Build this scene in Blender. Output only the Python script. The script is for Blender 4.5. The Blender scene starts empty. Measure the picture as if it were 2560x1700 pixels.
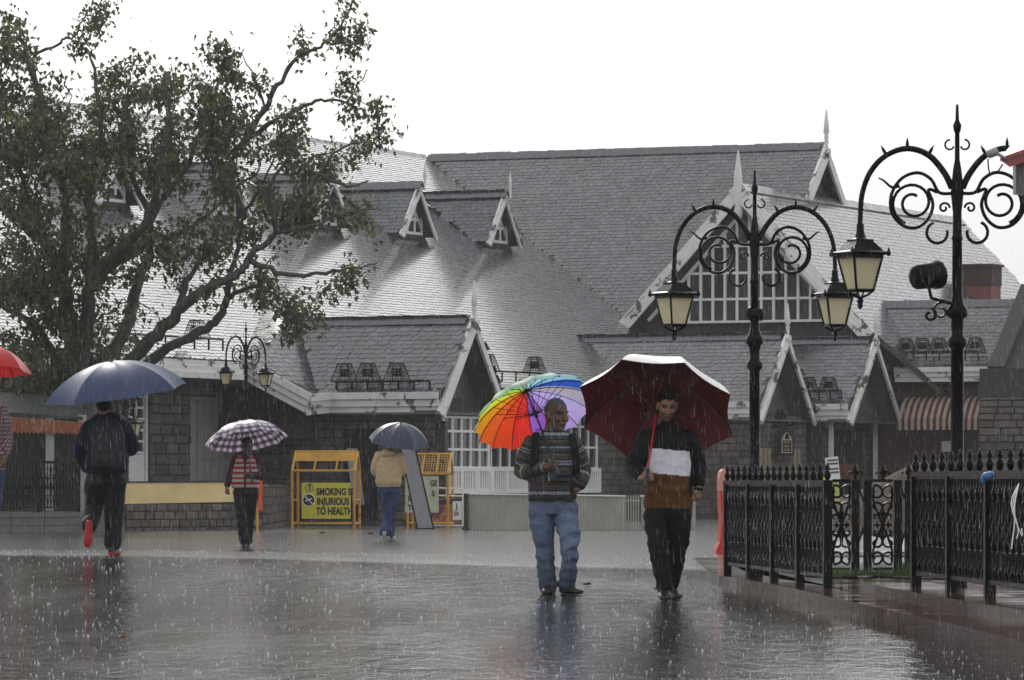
import bpy, math, random
import numpy as np
from mathutils import Vector, Matrix, noise
R = random.Random(7)
NR = np.random.default_rng(7)
sc = bpy.context.scene
COL = sc.collection
# ------------------------------------------------------------------ camera
K = 2560 / 2361.0      # reading scale: photo coordinates below are in a 2361 px wide view
F = 12000.0            # focal length in photo pixels
HY = 1203.0            # horizon row in the photograph
cam_d = bpy.data.cameras.new('camera')
cam = bpy.data.objects.new('camera', cam_d)
COL.objects.link(cam)
cam_d.sensor_width = 36.0
cam_d.lens = 36.0 * F / 2560.0
cam_d.shift_y = (HY - 850.0) / 2560.0
cam_d.clip_start = 0.5
cam_d.clip_end = 6000.0
cam.location = (0, 0, 1.0)
cam.rotation_euler = (math.radians(90), 0, 0)
sc.camera = cam
# ------------------------------------------------------------------ light
SUN_EL, SUN_AZ = math.radians(34), math.radians(-14)   # behind the roofs, a little left
w = bpy.data.worlds.new('World'); sc.world = w; w.use_nodes = True
nt = w.node_tree
bg = nt.nodes['Background']
sky = nt.nodes.new('ShaderNodeTexSky'); sky.sky_type = 'NISHITA'; sky.sun_disc = False
sky.sun_elevation = SUN_EL; sky.sun_rotation = SUN_AZ
sky.air_density = 2.0; sky.dust_density = 6.0
hsv = nt.nodes.new('ShaderNodeHueSaturation'); hsv.inputs['Saturation'].default_value = 0.12
nt.links.new(sky.outputs[0], hsv.inputs['Color'])
mixw = nt.nodes.new('ShaderNodeMix'); mixw.data_type = 'RGBA'
mixw.inputs[0].default_value = 0.64
nt.links.new(hsv.outputs[0], mixw.inputs[6])
mixw.inputs[7].default_value = (9.0, 9.15, 9.4, 1)
nt.links.new(mixw.outputs[2], bg.inputs['Color'])
bg.inputs['Strength'].default_value = 0.1
sd = bpy.data.lights.new('sun', 'SUN'); sd.energy = 1.0; sd.angle = math.radians(18); sd.color = (1, 0.97, 0.93)
so = bpy.data.objects.new('sun', sd); COL.objects.link(so)
sdir = Vector((math.sin(SUN_AZ) * math.cos(SUN_EL), math.cos(SUN_AZ) * math.cos(SUN_EL), math.sin(SUN_EL)))
so.rotation_euler = sdir.to_track_quat('Z', 'Y').to_euler()
so.location = (0, 60, 40)
sc.view_settings.view_transform = 'Standard'
sc.view_settings.look = 'None'
sc.view_settings.exposure = 0.24
sc.view_settings.gamma = 1.0

# ------------------------------------------------------------------ helpers
def W(dx, dy, Y):
    return Vector(((dx * K - 1280) / F * Y, Y, 1 + (HY - dy * K) / F * Y))
def Gz(dx, dy, z=0.0):
    Y = (1 - z) * F / (dy * K - HY)
    return W(dx, dy, Y)
def smooth01(a, b, x):
    t = min(1, max(0, (x - a) / (b - a))); return t * t * (3 - 2 * t)
def zg(x, y):
    """height of the square: a very slight crest across it, higher on the left"""
    c = 0.07 + 0.13 * smooth01(1.5, -4.5, x) if x < 1.5 else 0.07 * smooth01(4, 1.5, x)
    return c * smooth01(38, 50, y) * (1 - smooth01(54, 68, y))

class MB:
    def __init__(s):
        s.v = []; s.f = []; s.m = []; s.c = []
    def add(s, vs, fs, m=0, col=None):
        o = len(s.v)
        s.v += [tuple(p) for p in vs]
        s.f += [tuple(i + o for i in f) for f in fs]
        s.m += [m] * len(fs)
        s.c += [col] * len(fs)
        return s
    def box(s, c, d, m=0, M=None, col=None):
        c = Vector(c); x, y, z = d[0] / 2, d[1] / 2, d[2] / 2
        vs = [Vector((a * x, b * y, e * z)) for e in (-1, 1) for b in (-1, 1) for a in (-1, 1)]
        vs = [(M @ q if M else q) + c for q in vs]
        return s.add(vs, [(0, 2, 3, 1), (4, 5, 7, 6), (0, 1, 5, 4), (2, 6, 7, 3), (0, 4, 6, 2), (1, 3, 7, 5)], m, col)
    def bar(s, a, b, wd, th, up=(0, 0, 1), m=0, col=None):
        """box from a to b, wd along up, th sideways"""
        a = Vector(a); b = Vector(b); d = (b - a); L = d.length; d.normalize()
        up = Vector(up); side = d.cross(up)
        if side.length < 1e-5: side = d.cross(Vector((0, 1, 0)))
        side.normalize(); up = side.cross(d).normalized()
        vs = []
        for e in (a, b):
            for i, j in ((-1, -1), (1, -1), (1, 1), (-1, 1)):
                vs.append(e + side * (i * th / 2) + up * (j * wd / 2))
        return s.add(vs, [(3, 2, 1, 0), (4, 5, 6, 7), (0, 1, 5, 4), (1, 2, 6, 5), (2, 3, 7, 6), (3, 0, 4, 7)], m, col)
    def tube(s, pts, r, n=6, m=0, cap=True, col=None):
        pts = [Vector(p) for p in pts]
        if not hasattr(r, '__len__'): r = [r] * len(pts)
        elif len(r) == 2 and len(pts) != 2: r = [r[0] + (r[1] - r[0]) * i / (len(pts) - 1) for i in range(len(pts))]
        vs = []; fs = []
        t = (pts[1] - pts[0]).normalized()
        a = Vector((0, 0, 1)) if abs(t.z) < 0.9 else Vector((1, 0, 0))
        u = t.cross(a).normalized()
        for i, p in enumerate(pts):
            if i == 0: t = pts[1] - pts[0]
            elif i == len(pts) - 1: t = pts[-1] - pts[-2]
            else: t = (pts[i + 1] - pts[i]).normalized() + (pts[i] - pts[i - 1]).normalized()
            if t.length < 1e-9: t = Vector((0, 0, 1))
            t.normalize()
            u = u - t * u.dot(t)
            if u.length < 1e-6: u = t.orthogonal()
            u.normalize(); v = t.cross(u)
            for k in range(n):
                an = 2 * math.pi * k / n
                vs.append(p + (u * math.cos(an) + v * math.sin(an)) * r[i])
        for i in range(len(pts) - 1):
            for k in range(n):
                k2 = (k + 1) % n
                fs.append((i * n + k, i * n + k2, (i + 1) * n + k2, (i + 1) * n + k))
        if cap:
            fs.append(tuple(reversed(range(n))))
            fs.append(tuple(range((len(pts) - 1) * n, len(pts) * n)))
        return s.add(vs, fs, m, col)
    def lathe(s, prof, c=(0, 0, 0), n=8, m=0, M=None, rot=0, col=None):
        """prof: (r, z) from the bottom up"""
        c = Vector(c); vs = []; fs = []
        for r, z in prof:
            for k in range(n):
                an = 2 * math.pi * k / n + rot
                q = Vector((r * math.cos(an), r * math.sin(an), z))
                vs.append((M @ q if M else q) + c)
        for i in range(len(prof) - 1):
            for k in range(n):
                k2 = (k + 1) % n
                fs.append((i * n + k, i * n + k2, (i + 1) * n + k2, (i + 1) * n + k))
        fs.append(tuple(reversed(range(n)))); fs.append(tuple(range((len(prof) - 1) * n, len(prof) * n)))
        return s.add(vs, fs, m, col)
    def ell(s, c, r, A=None, nu=14, nv=9, m=0, col=None):
        """ellipsoid, A = 3x3 axes matrix"""
        c = Vector(c); vs = []; fs = []
        for j in range(1, nv):
            ph = math.pi * j / nv
            for k in range(nu):
                an = 2 * math.pi * k / nu
                q = Vector((r[0] * math.sin(ph) * math.cos(an), r[1] * math.sin(ph) * math.sin(an), r[2] * math.cos(ph)))
                vs.append((A @ q if A else q) + c)
        for z in (r[2], -r[2]):
            q = Vector((0, 0, z)); vs.append((A @ q if A else q) + c)
        N = (nv - 1) * nu
        for j in range(nv - 2):
            for k in range(nu):
                k2 = (k + 1) % nu
                fs.append((j * nu + k, (j + 1) * nu + k, (j + 1) * nu + k2, j * nu + k2))
        for k in range(nu):
            k2 = (k + 1) % nu
            fs.append((N, k, k2)); fs.append((N + 1, (nv - 2) * nu + k2, (nv - 2) * nu + k))
        return s.add(vs, fs, m, col)
    def loft(s, secs, n=20, m=0, pw=2.0):
        """secs: (center, vec_a, vec_b) superelliptical rings"""
        vs = []; fs = []
        for c, a, b in secs:
            c = Vector(c); a = Vector(a); b = Vector(b)
            for k in range(n):
                an = 2 * math.pi * k / n
                ca, sa = math.cos(an), math.sin(an)
                ca = math.copysign(abs(ca) ** (2 / pw), ca); sa = math.copysign(abs(sa) ** (2 / pw), sa)
                vs.append(c + a * ca + b * sa)
        for i in range(len(secs) - 1):
            for k in range(n):
                k2 = (k + 1) % n
                fs.append((i * n + k, i * n + k2, (i + 1) * n + k2, (i + 1) * n + k))
        fs.append(tuple(reversed(range(n)))); fs.append(tuple(range((len(secs) - 1) * n, len(secs) * n)))
        return s.add(vs, fs, m)
    def prism(s, poly, off, m=0, col=None):
        poly = [Vector(p) for p in poly]; off = Vector(off); n = len(poly)
        vs = poly + [p + off for p in poly]
        fs = [tuple(range(n)), tuple(reversed(range(n, 2 * n)))]
        for k in range(n):
            k2 = (k + 1) % n
            fs.append((k, k + n, k2 + n, k2))
        return s.add(vs, fs, m, col)
    def mesh(s, name, mats, smooth=False):
        me = bpy.data.meshes.new(name)
        me.from_pydata(s.v, [], s.f)
        if not isinstance(mats, (list, tuple)): mats = [mats]
        for q in mats: me.materials.append(q)
        if len(mats) > 1: me.polygons.foreach_set('material_index', s.m)
        if any(c is not None for c in s.c):
            at = me.color_attributes.new('Col', 'FLOAT_COLOR', 'CORNER')
            buf = []
            for f, c in zip(s.f, s.c):
                c = c or (1, 1, 1)
                buf += [c[0], c[1], c[2], 1.0] * len(f)
            at.data.foreach_set('color', buf)
        if smooth: me.polygons.foreach_set('use_smooth', [True] * len(s.f))
        me.update()
        return me
    def build(s, name, mats, parent=None, smooth=False, loc=None):
        return link(name, s.mesh(name, mats, smooth), parent, loc)

def link(name, me, parent=None, loc=None, rot=None):
    o = bpy.data.objects.new(name, me); COL.objects.link(o)
    if parent: o.parent = parent
    if loc is not None: o.location = loc
    if rot is not None: o.rotation_euler = rot
    return o
def tag(o, label=None, cat=None, group=None, kind=None):
    if label: o['label'] = label
    if cat: o['category'] = cat
    if group: o['group'] = group
    if kind: o['kind'] = kind
    return o
def thing(name, label, cat, loc=(0, 0, 0), rz=0, group=None):
    o = bpy.data.objects.new(name, None); COL.objects.link(o)
    o.empty_display_size = 0.2
    o.location = loc; o.rotation_euler = (0, 0, rz)
    return tag(o, label, cat, group)
def copy_tree(o, parent=None):
    c = o.copy(); COL.objects.link(c)
    if parent: c.parent = parent
    for ch in o.children: copy_tree(ch, c)
    return c
def bake(mb, voxel, sm=3, disp=None, dec=None):
    """union of closed shapes as one continuous surface"""
    me = mb.mesh('t', []) if False else None
    me = bpy.data.meshes.new('t'); me.from_pydata(mb.v, [], mb.f); me.update()
    o = bpy.data.objects.new('t', me); COL.objects.link(o)
    md = o.modifiers.new('r', 'REMESH'); md.mode = 'VOXEL'; md.voxel_size = voxel; md.use_smooth_shade = True
    if sm:
        s2 = o.modifiers.new('s', 'SMOOTH'); s2.factor = 0.5; s2.iterations = sm
    bpy.context.view_layer.update()
    dg = bpy.context.evaluated_depsgraph_get()
    out = bpy.data.meshes.new_from_object(o.evaluated_get(dg))
    bpy.data.objects.remove(o); bpy.data.meshes.remove(me)
    out.materials.clear()
    out.polygons.foreach_set('use_smooth', [True] * len(out.polygons))
    return out
def coords(me):
    a = np.empty(len(me.vertices) * 3, np.float32); me.vertices.foreach_get('co', a); return a.reshape(-1, 3)
def setcolor(me, cols):
    at = me.color_attributes.new('Col', 'FLOAT_COLOR', 'POINT')
    c = np.ones((len(me.vertices), 4), np.float32); c[:, :3] = cols
    at.data.foreach_set('color', c.ravel())

# ------------------------------------------------------------------ materials
MATS = {}
def mat(name, col, rough=0.5, var=0.25, scale=6.0, bump=0.0, bscale=40.0, attr=None, spec=0.5, metal=0.0,
        coat=0.0, trans=0.0, stretch=(1, 1, 1), patch=None, patch_amt=0.5, patch_scale=3.0, rvar=0.0, sss=0.0, alpha=None):
    """procedural principled material; noise tone variation, optional colour attribute, patches of wear, relief"""
    if name in MATS: return MATS[name]
    m = bpy.data.materials.new(name); m.use_nodes = True; MATS[name] = m
    t = m.node_tree; N = t.nodes; Lk = t.links
    b = N['Principled BSDF']; out = N['Material Output']
    tc = N.new('ShaderNodeTexCoord'); mp = N.new('ShaderNodeMapping')
    mp.inputs['Scale'].default_value = stretch
    Lk.new(tc.outputs['Object'], mp.inputs[0])
    nz = N.new('ShaderNodeTexNoise'); nz.inputs['Scale'].default_value = scale; nz.inputs['Detail'].default_value = 5
    Lk.new(mp.outputs[0], nz.inputs['Vector'])
    mr = N.new('ShaderNodeMapRange')
    mr.inputs[1].default_value = 0.25; mr.inputs[2].default_value = 0.75
    mr.inputs[3].default_value = 1 - var; mr.inputs[4].default_value = 1 + var
    Lk.new(nz.outputs[0], mr.inputs[0])
    mx = N.new('ShaderNodeMix'); mx.data_type = 'RGBA'; mx.blend_type = 'MULTIPLY'; mx.inputs[0].default_value = 1
    if attr == 'Col':
        a = N.new('ShaderNodeAttribute'); a.attribute_name = 'Col'; Lk.new(a.outputs['Color'], mx.inputs[6])
    elif attr == 'tone':
        a = N.new('ShaderNodeAttribute'); a.attribute_name = 'tone'
        hs = N.new('ShaderNodeMapRange'); hs.inputs[3].default_value = 0.45; hs.inputs[4].default_value = 1.9
        Lk.new(a.outputs['Fac'], hs.inputs[0])
        mm = N.new('ShaderNodeMix'); mm.data_type = 'RGBA'; mm.blend_type = 'MULTIPLY'; mm.inputs[0].default_value = 1
        mm.inputs[6].default_value = (*col, 1); Lk.new(hs.outputs[0], mm.inputs[7])
        Lk.new(mm.outputs[2], mx.inputs[6])
    else:
        mx.inputs[6].default_value = (*col, 1)
    Lk.new(mr.outputs[0], mx.inputs[7])
    res = mx.outputs[2]
    if patch:
        n2 = N.new('ShaderNodeTexNoise'); n2.inputs['Scale'].default_value = patch_scale; n2.inputs['Detail'].default_value = 6
        n2.inputs['Roughness'].default_value = 0.65
        Lk.new(mp.outputs[0], n2.inputs['Vector'])
        rp = N.new('ShaderNodeMapRange'); rp.inputs[1].default_value = 1 - patch_amt; rp.inputs[2].default_value = 1.04 - patch_amt
        Lk.new(n2.outputs[0], rp.inputs[0])
        m3 = N.new('ShaderNodeMix'); m3.data_type = 'RGBA'; Lk.new(rp.outputs[0], m3.inputs[0])
        Lk.new(res, m3.inputs[6]); m3.inputs[7].default_value = (*patch, 1); res = m3.outputs[2]
    Lk.new(res, b.inputs['Base Color'])
    b.inputs['Roughness'].default_value = rough; b.inputs['Metallic'].default_value = metal
    b.inputs['Specular IOR Level'].default_value = spec
    b.inputs['Coat Weight'].default_value = coat; b.inputs['Coat Roughness'].default_value = 0.12
    if rvar:
        r2 = N.new('ShaderNodeMapRange'); r2.inputs[1].default_value = 0.3; r2.inputs[2].default_value = 0.7
        r2.inputs[3].default_value = max(0.02, rough - rvar); r2.inputs[4].default_value = min(1, rough + rvar)
        n5 = N.new('ShaderNodeTexNoise'); n5.inputs['Scale'].default_value = scale * 0.6; Lk.new(mp.outputs[0], n5.inputs['Vector'])
        Lk.new(n5.outputs[0], r2.inputs[0]); Lk.new(r2.outputs[0], b.inputs['Roughness'])
    if bump:
        n3 = N.new('ShaderNodeTexNoise'); n3.inputs['Scale'].default_value = bscale; n3.inputs['Detail'].default_value = 4
        Lk.new(mp.outputs[0], n3.inputs['Vector'])
        bp = N.new('ShaderNodeBump'); bp.inputs['Strength'].default_value = 1.0; bp.inputs['Distance'].default_value = bump
        Lk.new(n3.outputs[0], bp.inputs['Height']); Lk.new(bp.outputs[0], b.inputs['Normal'])
    if sss:
        b.inputs['Subsurface Weight'].default_value = sss; b.inputs['Subsurface Radius'].default_value = (0.01, 0.004, 0.002)
    if trans:
        tr = N.new('ShaderNodeBsdfTranslucent'); Lk.new(res, tr.inputs['Color'])
        ms = N.new('ShaderNodeMixShader'); ms.inputs[0].default_value = trans
        Lk.new(b.outputs[0], ms.inputs[1]); Lk.new(tr.outputs[0], ms.inputs[2]); Lk.new(ms.outputs[0], out.inputs['Surface'])
    return m

M_slate = mat('slate', (0.040, 0.044, 0.050), coat=1.0, rough=0.30, var=0.25, scale=7, attr='tone', rvar=0.1, bump=0.002, bscale=30, patch=(0.075, 0.075, 0.066), patch_amt=0.42, patch_scale=0.9)
M_white = mat('weathered_white_paint', (0.80, 0.795, 0.775), rough=0.45, var=0.12, scale=3, patch=(0.13, 0.10, 0.08), patch_amt=0.43, patch_scale=2.2, bump=0.002, bscale=25)
M_clean = mat('white_paint', (0.80, 0.80, 0.78), rough=0.45, var=0.1, scale=4)
M_stone = mat('sandstone_block', (0.125, 0.107, 0.092), rough=0.65, var=0.45, scale=5, attr='tone', bump=0.012, bscale=14, rvar=0.15)
M_mortar = mat('mortar', (0.045, 0.041, 0.037), rough=0.8, var=0.3, scale=10)
M_soffit = mat('dark_timber_soffit', (0.12, 0.105, 0.095), rough=0.6, var=0.2, scale=2, stretch=(1, 1, 6))
M_glass = mat('dark_window_glass', (0.025, 0.027, 0.03), rough=0.07, var=0.3, scale=2, spec=0.6)
M_iron = mat('black_iron_paint', (0.004, 0.004, 0.0045), rough=0.2, var=0.4, scale=12, bump=0.003, bscale=70, spec=0.13)
M_doorgrey = mat('grey_door_paint', (0.34, 0.335, 0.32), rough=0.5, var=0.12, scale=3)
M_brickred = mat('red_brick', (0.22, 0.075, 0.05), rough=0.7, var=0.3, scale=8, bump=0.004)
# ------------------------------------------------------------------ ground
def wet_ground():
    m = bpy.data.materials.new('wet_asphalt'); m.use_nodes = True
    t = m.node_tree; N = t.nodes; Lk = t.links; b = N['Principled BSDF']
    tc = N.new('ShaderNodeTexCoord')
    def nz(s, d=4, r=0.5, st=(1, 1, 1)):
        mp = N.new('ShaderNodeMapping'); mp.inputs['Scale'].default_value = st; Lk.new(tc.outputs['Object'], mp.inputs[0])
        n = N.new('ShaderNodeTexNoise'); n.inputs['Scale'].default_value = s; n.inputs['Detail'].default_value = d
        n.inputs['Roughness'].default_value = r; Lk.new(mp.outputs[0], n.inputs['Vector']); return n
    def rng(src, a, b_, c, d):
        r = N.new('ShaderNodeMapRange'); r.inputs[1].default_value = a; r.inputs[2].default_value = b_
        r.inputs[3].default_value = c; r.inputs[4].default_value = d; Lk.new(src, r.inputs[0]); return r.outputs[0]
    big = nz(0.9, 5, 0.6, (1.0, 0.14, 1)); fine = nz(18, 4)
    cr = N.new('ShaderNodeValToRGB'); cr.color_ramp.elements[0].position = 0.3; cr.color_ramp.elements[1].position = 0.75
    cr.color_ramp.elements[0].color = (0.024, 0.024, 0.025, 1); cr.color_ramp.elements[1].color = (0.06, 0.058, 0.057, 1)
    Lk.new(fine.outputs[0], cr.inputs[0]); Lk.new(cr.outputs[0], b.inputs['Base Color'])
    # water film: puddled parts are smoother
    Lk.new(rng(big.outputs[0], 0.40, 0.62, 0.07, 0.12), b.inputs['Roughness'])
    b.inputs['Specular IOR Level'].default_value = 0.5
    # ripples of rain rings and the grain of the asphalt
    r1 = nz(5, 4, 0.55, (1.0, 0.6, 1)); r2 = nz(1.0, 4, 0.7, (5.0, 1.5, 1)); r3 = nz(70, 3)
    b1 = N.new('ShaderNodeBump'); b1.inputs['Distance'].default_value = 0.0004; Lk.new(r1.outputs[0], b1.inputs['Height'])
    b2 = N.new('ShaderNodeBump'); b2.inputs['Distance'].default_value = 0.0165; Lk.new(r2.outputs[0], b2.inputs['Height']); Lk.new(b1.outputs[0], b2.inputs['Normal'])
    b3 = N.new('ShaderNodeBump'); b3.inputs['Distance'].default_value = 0.0004; Lk.new(r3.outputs[0], b3.inputs['Height']); Lk.new(b2.outputs[0], b3.inputs['Normal'])
    Lk.new(b3.outputs[0], b.inputs['Normal'])
    # beyond the crest the asphalt gives way to rougher, paler rain-beaten stone paving
    sx = N.new('ShaderNodeSeparateXYZ'); Lk.new(tc.outputs['Object'], sx.inputs[0])
    wob = nz(0.5, 3); ad = N.new('ShaderNodeMath'); ad.operation = 'MULTIPLY_ADD'; ad.inputs[1].default_value = 3.0
    Lk.new(wob.outputs[0], ad.inputs[0]); Lk.new(sx.outputs[1], ad.inputs[2])
    far = rng(ad.outputs[0], 51.5, 57.5, 0.0, 1.0)
    fr_ = N.new('ShaderNodeValToRGB'); fr_.color_ramp.elements[0].position = 0.3; fr_.color_ramp.elements[1].position = 0.72
    fr_.color_ramp.elements[0].color = (0.02, 0.02, 0.021, 1); fr_.color_ramp.elements[1].color = (0.06, 0.06, 0.062, 1)
    Lk.new(nz(7, 5, 0.7, (1, .3, 1)).outputs[0], fr_.inputs[0])
    mc = N.new('ShaderNodeMix'); mc.data_type = 'RGBA'; Lk.new(far, mc.inputs[0]); Lk.new(cr.outputs[0], mc.inputs[6]); Lk.new(fr_.outputs[0], mc.inputs[7]); Lk.new(mc.outputs[2], b.inputs['Base Color'])
    mrg = N.new('ShaderNodeMix'); Lk.new(far, mrg.inputs[0]); Lk.new(b.inputs['Roughness'].links[0].from_socket, mrg.inputs[2]); mrg.inputs[3].default_value = 0.155
    bd = N.new('ShaderNodeMath'); bd.operation = 'MULTIPLY'; Lk.new(rng(ad.outputs[0], 52.0, 53.2, 0, 1), bd.inputs[0]); Lk.new(rng(ad.outputs[0], 53.8, 57.0, 0.045, 0), bd.inputs[1])
    ad2 = N.new('ShaderNodeMath'); ad2.operation = 'ADD'; Lk.new(mrg.outputs[0], ad2.inputs[0]); Lk.new(bd.outputs[0], ad2.inputs[1]); Lk.new(ad2.outputs[0], b.inputs['Roughness'])
    return m
M_wet = wet_ground()
xs = [-900, -300, -100, -40] + [x * 0.75 for x in range(-20, 21)] + [40, 100, 300, 900]
ys = [-60, 0] + [5 + i * 0.8 for i in range(100)] + [90, 110, 150, 300, 800, 2500]
gb = MB(); nx = len(xs)
gb.v = [(x, y, zg(x, y)) for y in ys for x in xs]
gb.f = [(j * nx + i, j * nx + i + 1, (j + 1) * nx + i + 1, (j + 1) * nx + i) for j in range(len(ys) - 1) for i in range(nx - 1)]
gb.m = [0] * len(gb.f); gb.c = [None] * len(gb.f)
tag(gb.build('ground', M_wet, smooth=True), 'wet dark asphalt square shining in the rain', kind='structure')

# ------------------------------------------------------------------ building frame
TH = math.radians(24); CT, ST = math.cos(TH), math.sin(TH)
BX, BY = -6.28, 112.0
BLD = thing('stone_lodge', 'long grey stone building with steep wet slate roofs, white bargeboards and dormers', 'building', (BX, BY, 0), -TH)
def loc3(P):
    return Vector(((P[0] - BX) * CT - (P[1] - BY) * ST, (P[0] - BX) * ST + (P[1] - BY) * CT, P[2]))
def wld(u, v, z=0.0):
    return Vector((BX + u * CT + v * ST, BY - u * ST + v * CT, z))
O_L = loc3((0, 0, 1.0))
def rayl(dx, dy):
    a = (dx * K - 1280) / F
    return Vector((a * CT - ST, a * ST + CT, (HY - dy * K) / F))
def onv(dx, dy, v):
    d = rayl(dx, dy); return O_L + d * ((v - O_L.y) / d.y)
def onu(dx, dy, u):
    d = rayl(dx, dy); return O_L + d * ((u - O_L.x) / d.x)
def onp(dx, dy, P, n):
    d = rayl(dx, dy); n = Vector(n); return O_L + d * (n.dot(Vector(P) - O_L) / n.dot(d))

def inpoly(px, py, poly):
    ins = np.zeros(px.shape, bool); n = len(poly)
    for i in range(n):
        x1, y1 = poly[i]; x2, y2 = poly[(i + 1) % n]
        if y1 == y2: continue
        c = ((y1 > py) != (y2 > py)) & (px < (x2 - x1) * (py - y1) / (y2 - y1) + x1)
        ins ^= c
    return ins
SLATE_V = []
def slate_local(w_, l_, ch, ch2, th=0.012):
    o = [(-w_ / 2, l_), (-w_ / 2, ch), (-w_ / 2 + ch, 0), (w_ / 2 - ch2, 0), (w_ / 2, ch2), (w_ / 2, l_)]
    top = [(a, b, 0.020 - 0.014 * b / l_) for a, b in o]
    bot = [(a, b, h - th - 0.006) for a, b, h in top]
    return np.array(top + bot, float)
SF = [(0, 1, 2, 3, 4, 5)] + [(i, i + 6, i + 7, i + 1) for i in range(5)]
def add_tone(me, tones):
    at = me.attributes.new('tone', 'FLOAT', 'FACE'); at.data.foreach_set('value', np.asarray(tones, np.float32))
SLATE_SINGLE = []
for k in range(8):
    c1, c2 = R.choice([(0.0, 0.06), (0.05, 0.0), (0.04, 0.05), (0.01, 0.01), (0.0, 0.05)])
    V = slate_local(R.uniform(0.23, 0.27), 0.27, c1, c2)
    me = bpy.data.meshes.new('slate'); me.from_pydata([tuple(q) for q in V], [], SF); me.materials.append(M_slate)
    add_tone(me, [R.random() ** 1.2] * 6); SLATE_SINGLE.append(me)
def slate_roof(poly, parent, indiv=0, w_=0.26, e=0.155, under=0.14, name='roof', up=None):
    """poly in building coordinates; a slab and its courses of slates"""
    poly = [Vector(p) for p in poly]
    n = Vector((0, 0, 0))
    for i in range(len(poly)): n += (poly[i] - poly[0]).cross(poly[(i + 1) % len(poly)] - poly[0])
    n.normalize()
    if n.z < 0: n = -n; poly = poly[::-1]
    slab = MB().prism(poly, n * -under).build(name, M_soffit, parent)
    a = Vector((0, 0, 1)).cross(n).normalized(); b = n.cross(a)
    O = poly[0]
    p2 = [((p - O).dot(a), (p - O).dot(b)) for p in poly]
    a0, a1 = min(p[0] for p in p2), max(p[0] for p in p2); b0, b1 = min(p[1] for p in p2), max(p[1] for p in p2)
    A = []; B = []; Wd = []
    row = 0; bb = b0 - 0.03
    while bb < b1 - 0.04:
        x = a0 - R.random() * 0.3
        while x < a1:
            wk = w_ * R.uniform(0.72, 1.2); A.append(x + wk / 2); B.append(bb + R.uniform(-0.014, 0.014)); Wd.append(wk); x += wk
        bb += e; row += 1
    A = np.array(A); B = np.array(B); Wd = np.array(Wd)
    ok = inpoly(A, B + e * 0.6, p2); A, B, Wd = A[ok], B[ok], Wd[ok]
    an, bn, nn, On = (np.array(q) for q in (a, b, n, O))
    Bas = np.stack([an, bn, nn])
    nin = min(indiv, len(A)); order = np.argsort(-B) if indiv else np.arange(len(A))
    rm = Matrix((a, b, n)).transposed().to_4x4()
    for i in order[:nin]:
        o = bpy.data.objects.new('slate', R.choice(SLATE_SINGLE)); COL.objects.link(o); o.parent = slab
        o.matrix_local = Matrix.Translation(O + a * A[i] + b * B[i] + n * (0.004 + R.random() * 0.004)) @ rm @ Matrix.Rotation(R.uniform(-0.03, 0.03), 4, 'Z') @ Matrix.Scale(Wd[i] / w_, 4, (1, 0, 0))
    rest = order[nin:]
    if len(rest):
        vs = []; fs = []; tn = []; k = 0
        ch = NR.choice([0.0, 0.01, 0.05, 0.06], (len(rest), 2))
        for j, i in enumerate(rest):
            V = slate_local(Wd[i] * 0.955, e * 1.75, ch[j, 0], ch[j, 1])
            an_ = NR.normal(0, 0.018); ca, sa = math.cos(an_), math.sin(an_)
            V = np.stack([V[:, 0] * ca - V[:, 1] * sa + A[i], V[:, 0] * sa + V[:, 1] * ca + B[i], V[:, 2] + NR.random() * 0.003], 1)
            vs.append(V @ Bas + On); fs += [tuple(q + k for q in f) for f in SF]; k += 12
            tn += [NR.random() ** 1.2] * 6
        me = bpy.data.meshes.new('slates'); me.from_pydata(np.concatenate(vs).tolist(), [], fs); me.materials.append(M_slate)
        add_tone(me, tn)
        tag(link('slates', me, slab), kind='stuff')
    return slab
RT = MB(); RT.prism([(0, -0.20, -0.17), (0, 0, 0.05), (0, 0.20, -0.17), (0, 0.16, -0.19), (0, 0, 0.0), (0, -0.16, -0.19)], (0.33, 0, 0)); RT_ME = RT.mesh('ridge_tile', M_slate); add_tone(RT_ME, [0.55] * len(RT_ME.polygons))
def ridge(p, q, parent):
    p = Vector(p); q = Vector(q); d = q - p; L = d.length; n = max(1, int(L / 0.34)); ang = math.atan2(d.y, d.x)
    for i in range(n):
        o = link('ridge_tile', RT_ME, parent, p + d * (i / n) + Vector((0, 0, R.uniform(0.035, 0.05))), (0, 0, ang + R.uniform(-0.01, 0.01)))
        o.scale = (L / n / 0.335, 1, 1)
def boards(p, q, height, th, out, n=3, down=(0, 0, -1), parent=None, name='bargeboard', m=None):
    """n lapped planks below the line p-q; out = outward normal"""
    p = Vector(p); q = Vector(q); out = Vector(out).normalized(); d = (q - p).normalized()
    dn = Vector(down); dn = (dn - d * dn.dot(d)).normalized()
    h = height / n; root = None
    for i in range(n):
        a = p + dn * (h * (i + 0.5)) + out * (0.05 * i); b = q + dn * (h * (i + 0.5)) + out * (0.05 * i)
        b_ = MB().bar(a, b, h * 0.98, th, dn)
        if root is None: root = b_.build(name, m or M_white, parent)
        else: b_.build('plank', m or M_white, root)
    return root
FIN = MB().lathe([(0.035, -0.5), (0.075, -0.45), (0.075, -0.4), (0.045, -0.34), (0.07, -0.1), (0.06, 0.0), (0.085, 0.05), (0.05, 0.12), (0.1, 0.2), (0.075, 0.5), (0.03, 0.85), (0.01, 0.95)], n=10).mesh('finial', M_clean, True)
def finial(p, s, parent): 
    o = link('finial', FIN, parent, p); o.scale = (s, s, s); return o
STONE_ME = []
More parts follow.
